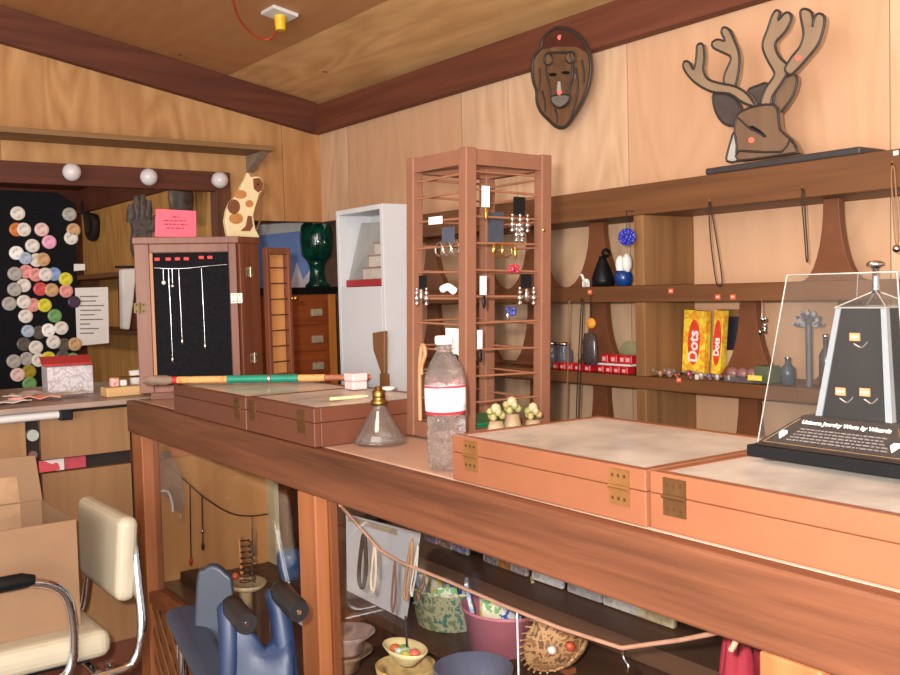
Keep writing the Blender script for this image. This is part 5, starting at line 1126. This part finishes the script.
tag(C().box(.10, .16, 2.06, 2.20, zf+.0002, zf+.035).build('dark_case', M_black, bevel=.006), 'black flat case on the floor shelf below the plastic bag', 'case')

# ------------------------------------------------------------------ inside the showcase: right bay
t = cthing('white_sheet', 'large white sheet of paper propped inside the showcase behind hanging necklaces', 'paper', .31, 1.40, .5985)
cs_ = [at_u(346, 514, .30), at_u(420, 533, .30), at_u(405, 622, .27), at_u(347, 602, .27)]
MB().prism(cs_, UD*.003).build('sheet', plain('grey_white_paper', (206, 202, 204), .7, var=.05, scale=8), t)
a = at_u(349, 516, .298); b = at_u(398, 530, .298)
MB().prism([a, b, b+Vector((0, 0, -.012)), a+Vector((0, 0, -.012))], -UD*.003).build('clip_strip', plain('tan_strip', (176, 158, 136), .5), t)
# rope strung across
us = .10
rp_ = [at_u(340, 505, .036), at_u(358, 525, us), at_u(380, 550, us), at_u(400, 562, us), at_u(450, 582, us), at_u(500, 604, us), at_u(560, 628, us), at_u(622, 648, us), at_u(680, 640, us), at_u(735, 629, .036)]
t = cthing('hanging_rope', 'pinkish cord strung across the showcase behind its glass', 'rope', us, .7, .8)
MB().tube(rp_, .0032, 8).build('cord', plain('pink_rope', (186, 138, 112), .7), t)
MB().tube(smoothpath([at_u(733, 628, .036), at_u(736, 640, .036), at_u(731, 650, .036)]), .0035, 8).build('loose_end', plain('pink_rope', (186, 138, 112)), t)
for i, (x, yt, yb, sp_, m, lb, r) in enumerate(((364, 534, 588, 9, M_cord, 'dark beaded necklace loop hanging before the white sheet', .004), (375, 546, 592, 6, plain('ivory_bead', (206, 190, 168), .5), 'ivory necklace loop hanging over the dark beaded necklace', .003), (395, 562, 612, 4, plain('brown_cord', (120, 84, 66), .6), 'brown cord necklace hanging lowest before the white sheet', .002),
        (412, 540, 600, 5, plain('tan_chain', (160, 120, 84), .5), 'tan necklace strands hanging at right edge of white sheet', .0028), (418, 545, 596, 3, plain('silver_grey_chain', (190, 184, 176), .4), 'grey chain necklace at the right edge of the white sheet', .002), (425, 572, 600, 3, plain('brown_cord', (120, 84, 66), .6), 'short brown cord hanging from the rope before green basket', .002))):
    a = at_u(x, yt, us); b = at_u(x+(-2 if i < 3 else -6), yb, us+.004); t, _ = cthing_at(b, 'hanging_necklace', lb, 'necklace', 'necklaces on the showcase rope')
    w = sp_*.0014; mid = a.lerp(b, .55)
    lp_ = [a, mid+VD*w, b+VD*w*.8+Vector((0, 0, .012)), b, b-VD*w*.8+Vector((0, 0, .012)), mid-VD*w]
    MB().tube(smoothloop(lp_, 5), r, 6, True).build('strand', m, t)
a = at_u(517, 611, us); b = at_u(519, 690, us+.002)
t, _ = cthing_at(b, 'white_string', 'thin white string hanging straight down from the rope over blue bowl', 'string'); MB().tube([a, b], .0016, 6).build('string', M_paper, t)
a = at_u(624, 648, us); b = at_u(628, 672, us)
t, _ = cthing_at(b, 'key_chain', 'short silver chain hanging at lowest point of the rope', 'chain'); MB().tube(smoothpath([a, a.lerp(b, .4)+VD*.004, a.lerp(b, .7)-VD*.003, b]), .0022, 6).build('chain', M_silver, t)
# baskets
def tub(px, py0, py1, wpx, u, zb, name, label, m, sq=(1, 1), taper=.8, weave=None):
    top = L(at_u(px, py0, u)); a = L(at_u(px-wpx/2, py0, u)); b = L(at_u(px+wpx/2, py0, u)); r = abs(a.y-b.y)/2; h = top.z-zb
    t = cthing(name, label, 'basket', u, top.y, zb)
    C().lathe([(r*taper*.95, .0006), (r*taper, .002), (r, h), (r*1.05, h+.001), (r*1.05, h-.006), (r*.97, h-.006), (r*taper*.93, .006), (0, .005)], (u, top.y, zb), 28, squash=sq).build('tub', m, t)
    return t, Vector((u, top.y, zb)), r, h
mgb = mottle('green_cream_weave', ((128, 146, 110), (196, 190, 150), (90, 140, 120), (206, 196, 160)), 60, .6)
M_clut = mottle('colour_packets', ((60, 100, 170), (220, 210, 200), (220, 190, 60), (190, 70, 60), (90, 150, 110)), 45, .3)
def bags(c, r, h, n, grp, adj):
    for k in range(n):
        a = 2*PI*k/n+.4; M_ = CF @ Matrix.Translation((c.x+.5*r*math.cos(a), c.y+.5*r*math.sin(a), c.z+.01)) @ Matrix.Rotation(a, 4, 'Z') @ Matrix.Rotation(.18*((k % 3)-1), 4, 'Y')
        hh = h+.012+.016*((k*7) % 3)
        o = MB(M_).box(-.004, .004, -.022, .022, 0, hh).build('seed_packet', mottle('packet_print_%d' % (k % 4), [((60, 100, 180), (220, 214, 206), (90, 160, 150)), ((226, 200, 70), (220, 214, 200), (190, 70, 60)), ((214, 210, 206), (150, 170, 200), (90, 110, 160)), ((120, 170, 110), (226, 220, 190), (220, 150, 60))][k % 4], 55, .3), bevel=.002)
        tag(o, 'printed plastic packet in the %s basket, %s of those standing in it' % (adj, ORD[k]), 'packet', grp)
t, c, r, h = tub(446, 583, 635, 46, .33, .5985, 'square_basket', 'pale green woven basket of packets on showcase shelf', mgb, (.8, 1), .85); bags(c, r, h-.02, 5, 'packets in the green basket', 'green')
t, c, r, h = tub(500, 606, 652, 52, .33, .5985, 'pink_basket', 'pink plastic basket of packets beside the green one', plain('dull_pink', (186, 112, 124), .4, var=.06), (.8, 1), .85); bags(c, r, h, 6, 'packets in the pink basket', 'pink')
# round woven basket leaning up
p = at_u(560, 645, .34); q = L(p)
t = cthing('woven_plate', 'round tan woven basket tilted up on shelf right of the pink basket', 'basket', q.x, q.y, .5985)
M_ = CF @ Matrix.Translation((q.x, q.y, .5985+.060)) @ Matrix.Rotation(-.75, 4, 'Y')
MB(M_).lathe([(0, -.025), (.045, -.022), (.062, -.004), (.072, .012), (.070, .014), (.058, -.001), (.042, -.017), (0, -.020)], (0, 0, 0), 32).build('bowl', mottle('tan_weave', ((150, 104, 70), (196, 152, 104), (120, 84, 60), (176, 136, 96)), 70, .7), t)
mb = MB(M_)
for k in range(32): a = k*PI/16; mb.tube([(.066*math.cos(a), .066*math.sin(a), .010), (.078*math.cos(a+.1), .078*math.sin(a+.1), .018)], .0022, 5)
mb.build('fringe_rim', plain('tan_fringe', (176, 136, 92), .7), t)
MB(M_).ball((-.02, .012, -.008), .009, 8).build('white_bead', M_paper, t); MB(M_).ball((.0, -.02, -.010), .010, 8).build('red_bead', plain('coral_bead', (190, 80, 50)), t)
tag(C().box(q.x+.0, q.x+.02, q.y-.02, q.y+.02, .5987, .6087).build('basket_rest', M_pinedark), 'small brown wooden rest propping the tilted woven basket', 'stand')
# blue glass bowl, oval painted bowl on a stack of plates
q = L(at_u(453, 664, .135))
t = cthing('blue_bowl', 'wide grey blue glazed bowl at the bottom of the showcase', 'bowl', q.x, q.y, .4918); h = q.z-.4918
C().lathe([(.030, .0005), (.034, .006), (.056, h*.55), (.070, h), (.067, h+.002), (.053, h*.6), (.03, .012), (0, .010)], (q.x+.02, q.y-.032, .4918), 36).build('bowl', plain('grey_blue_glaze', (104, 106, 124), .12, var=.08, scale=10), t)
q = L(at_u(405, 646, .095)); zt_ = q.z-.010
for i, (r, z0_, z1_, c_, lb) in enumerate(((.056, .4920, .53, (112, 84, 64), 'dark clay dish at the bottom of the stack under oval bowl'), (.055, .5305, zt_-.022, (150, 126, 84), 'mottled tan dish directly under the painted oval bowl'))):
    h = z1_-z0_; t = cthing('clay_dish', lb, 'dish', q.x, q.y, z0_); C().lathe([(r*.6, .0003), (r*.65, .004), (r, h-.001), (r*.96, h-.0008), (r*.6, .008), (0, .007)], (q.x, q.y, z0_), 28).build('dish', mottle('dish_%d' % i, (c_, tuple(min(255, int(v*1.35)) for v in c_), tuple(int(v*.7) for v in c_)), 26, .4, False), t)
    if i == 0: C().lathe([(r*.5, .009), (r*.58, h-.0015), (0, h-.001)], (q.x, q.y, z0_), 20).build('filling', plain('brown_filling', (96, 70, 52), .8), t)
zo = zt_-.0215
t = cthing('oval_bowl', 'small cream oval bowl painted with bright fruit, atop stacked dishes', 'bowl', q.x, q.y, zo)
C().lathe([(.022, .0002), (.026, .003), (.046, .020), (.056, .030), (.053, .031), (.042, .020), (.02, .008), (0, .007)], (q.x, q.y, zo), 32, squash=(.6, 1)).build('bowl', plain('cream_glaze', (226, 206, 152), .25), t)
for i, (du, dv, r, c_) in enumerate(((-.006, .024, .011, (206, 110, 60)), (.006, .014, .010, (120, 160, 80)), (.0, -.002, .011, (176, 200, 170)), (.008, -.018, .011, (216, 110, 90)), (-.008, -.014, .010, (206, 196, 90)), (-.008, .008, .009, (190, 206, 190)))):
    C().ball((q.x+du, q.y+dv, zo+.022), r, 10, (1, 1, .7)).build('painted_fruit', plain('fruit_%d' % i, c_, .3), t)
C().tube([(q.x+.004, q.y, zo+.026), (q.x+.004, q.y+.002, zo+.085)], .0022, 6).build('dark_stick', M_cord, t)
# plates behind the middle post
for i, (x, y, r, c_, lb) in enumerate(((352, 634, .06, (150, 128, 118), 'stacked dull plate in showcase just right of the middle post'), (348, 664, .065, (140, 112, 88), 'mottled brown plate low in showcase beside the middle post'))):
    q = L(at_u(x, y, .16)); zz_ = q.z if i == 0 else q.z
    t = cthing('stoneware_plate', lb, 'plate', .16, q.y+.02, .4918 if i else .4918+.045, 'plates beside the middle post')
    zb_ = .4918 if i else .4918+.0445; hh = .044 if i else max(.03, q.z-zb_)
    C().lathe([(r*.5, .0004), (r*.55, .006), (r*.6, hh*.6), (r, hh), (r*.96, hh+.001), (r*.5, hh*.6), (0, hh*.55)], (.16, q.y+.02, zb_), 30).build('plate', mottle('plate_%d' % i, (c_, tuple(min(255, int(v*1.3)) for v in c_), tuple(int(v*.7) for v in c_)), 18, .25, False), t)
# packets on the upper shelf, at the back
pk = [(432, 556, 'orange and blue'), (447, 562, 'silver'), (462, 560, 'yellow'), (492, 572, 'silver grey'), (506, 577, 'amber'), (520, 582, 'pale'), (548, 594, 'clear white'), (585, 606, 'grey plastic'), (622, 615, 'pale plastic'), (655, 626, 'cream')]
pc = {'orange and blue': ((200, 130, 60), (60, 100, 170), (200, 190, 180)), 'silver': ((170, 160, 160), (90, 70, 66), (220, 210, 206)), 'yellow': ((206, 170, 60), (60, 90, 160), (180, 160, 140)), 'silver grey': ((150, 140, 140), (90, 80, 84), (206, 200, 200)), 'amber': ((190, 120, 50), (120, 80, 50), (206, 160, 90)),
      'pale': ((170, 160, 156), (120, 110, 110), (206, 200, 196)), 'clear white': ((170, 166, 164), (206, 202, 198), (150, 140, 136)), 'grey plastic': ((140, 136, 134), (170, 166, 162), (120, 114, 112)), 'pale plastic': ((166, 160, 154), (196, 190, 182), (140, 130, 122)), 'cream': ((190, 176, 140), (160, 140, 110), (206, 196, 160))}
for i, (x, y, nm) in enumerate(pk):
    q = L(at_u(x, y, .38)); M_ = CF @ Matrix.Translation((.38, q.y, .7335)) @ Matrix.Rotation(.12, 4, 'Y')
    hw = .026 if i < 6 else .045
    o = MB(M_).box(-.006, .006, -hw, hw, .002, .065).build('hang_packet', mottle('hp_'+nm.replace(' ', '_'), pc[nm], 40, .25, False), bevel=.005)
    tag(o, '%s packet standing at back of the showcase upper shelf, %s from left' % (nm, ORD[i]), 'packet', 'packets on the showcase upper shelf')
# red cloth and pink bundle near the right post
q = L(at_u(744, 655, .17)); zc = .4918
t = cthing('red_cloth', 'crumpled red cloth heaped in showcase next to the right post', 'cloth', .17, q.y, zc)
mb = C(); nn_ = 16; vs = []
for i in range(nn_+1):
    for j in range(nn_+1):
        a, b_ = i/nn_*2-1, j/nn_*2-1; hgt = max(0, (1-a*a)*(1-b_*b_))**.6
        vs.append((.17+a*.07, q.y+b_*.045, zc+.002+hgt*(q.z-zc+.045)*(1+.10*math.sin(9*a+5*b_)+.07*math.sin(14*b_-6*a))))
fs = [[i*(nn_+1)+j, i*(nn_+1)+j+1, (i+1)*(nn_+1)+j+1, (i+1)*(nn_+1)+j] for i in range(nn_) for j in range(nn_)]
fs.append([i for i in range(nn_+1)]+[(i)*(nn_+1)+nn_ for i in range(1, nn_+1)]+[nn_*(nn_+1)+j for j in range(nn_-1, -1, -1)]+[i*(nn_+1) for i in range(nn_-1, 0, -1)])
mb.add(vs, fs, True); mb.build('cloth', plain('crimson_cloth', (140, 20, 40), .8), t)
q = L(at_u(694, 655, .34)); tag(C().box(.31, .36, q.y-.04, q.y+.04, .5987, .66).build('pink_packet', mottle('pink_pack', ((190, 120, 130), (206, 150, 150)), 20, .4, False), bevel=.006), 'dull pink package on the lower shelf left of red cloth', 'package')

# ------------------------------------------------------------------ light: camera flash beside the lens, plus three added fill lights
wd = bpy.data.worlds.new('world'); scene.world = wd; wd.use_nodes = True
bg = wd.node_tree.nodes['Background']; bg.inputs['Color'].default_value = (1.0, .96, .92, 1); bg.inputs['Strength'].default_value = .9
fl = bpy.data.lights.new('camera_flash', 'SPOT'); fl.energy = 170; fl.spot_size = 1.7; fl.spot_blend = .5; fl.shadow_soft_size = .018; fl.color = (1, .95, .90)
fo = bpy.data.objects.new('camera_flash', fl); COL.objects.link(fo); fo.location = EYE-_r*.055+_u*.045; fo.rotation_euler = cam_o.matrix_world.to_euler()
da = bpy.data.lights.new('side_fill', 'AREA'); da.shape = 'RECTANGLE'; da.size = 3.2; da.size_y = 2.0; da.energy = 95; da.color = (1, .96, .91)  # added area fill from behind the camera, brightens the shelf wall
do = bpy.data.objects.new('side_fill', da); COL.objects.link(do); do.location = (-1.9, -.6, 1.35)
do.rotation_euler = (Vector((2.0, 1.7, 1.2))-do.location).to_track_quat('-Z', 'Y').to_euler()
sl = bpy.data.lights.new('ceiling_fill', 'POINT'); sl.energy = 16; sl.shadow_soft_size = .25; sl.color = (1, .94, .86)  # added fill above the frame, no known lamp; lifts ceiling and walls
so = bpy.data.objects.new('ceiling_fill', sl); COL.objects.link(so); so.location = (.25, 1.1, 2.2)
rl = bpy.data.lights.new('alcove_fill', 'POINT'); rl.energy = 17; rl.shadow_soft_size = .08; rl.color = (1, .85, .65)  # unseen fill added behind the opening to brighten the alcove plywood
ro = bpy.data.objects.new('alcove_fill', rl); COL.objects.link(ro); ro.location = (.4, 5.4, 1.8)

scene.view_settings.view_transform = 'Standard'; scene.view_settings.look = 'None'; scene.view_settings.gamma = 1; scene.view_settings.use_curve_mapping = False
scene.view_settings.exposure = .3
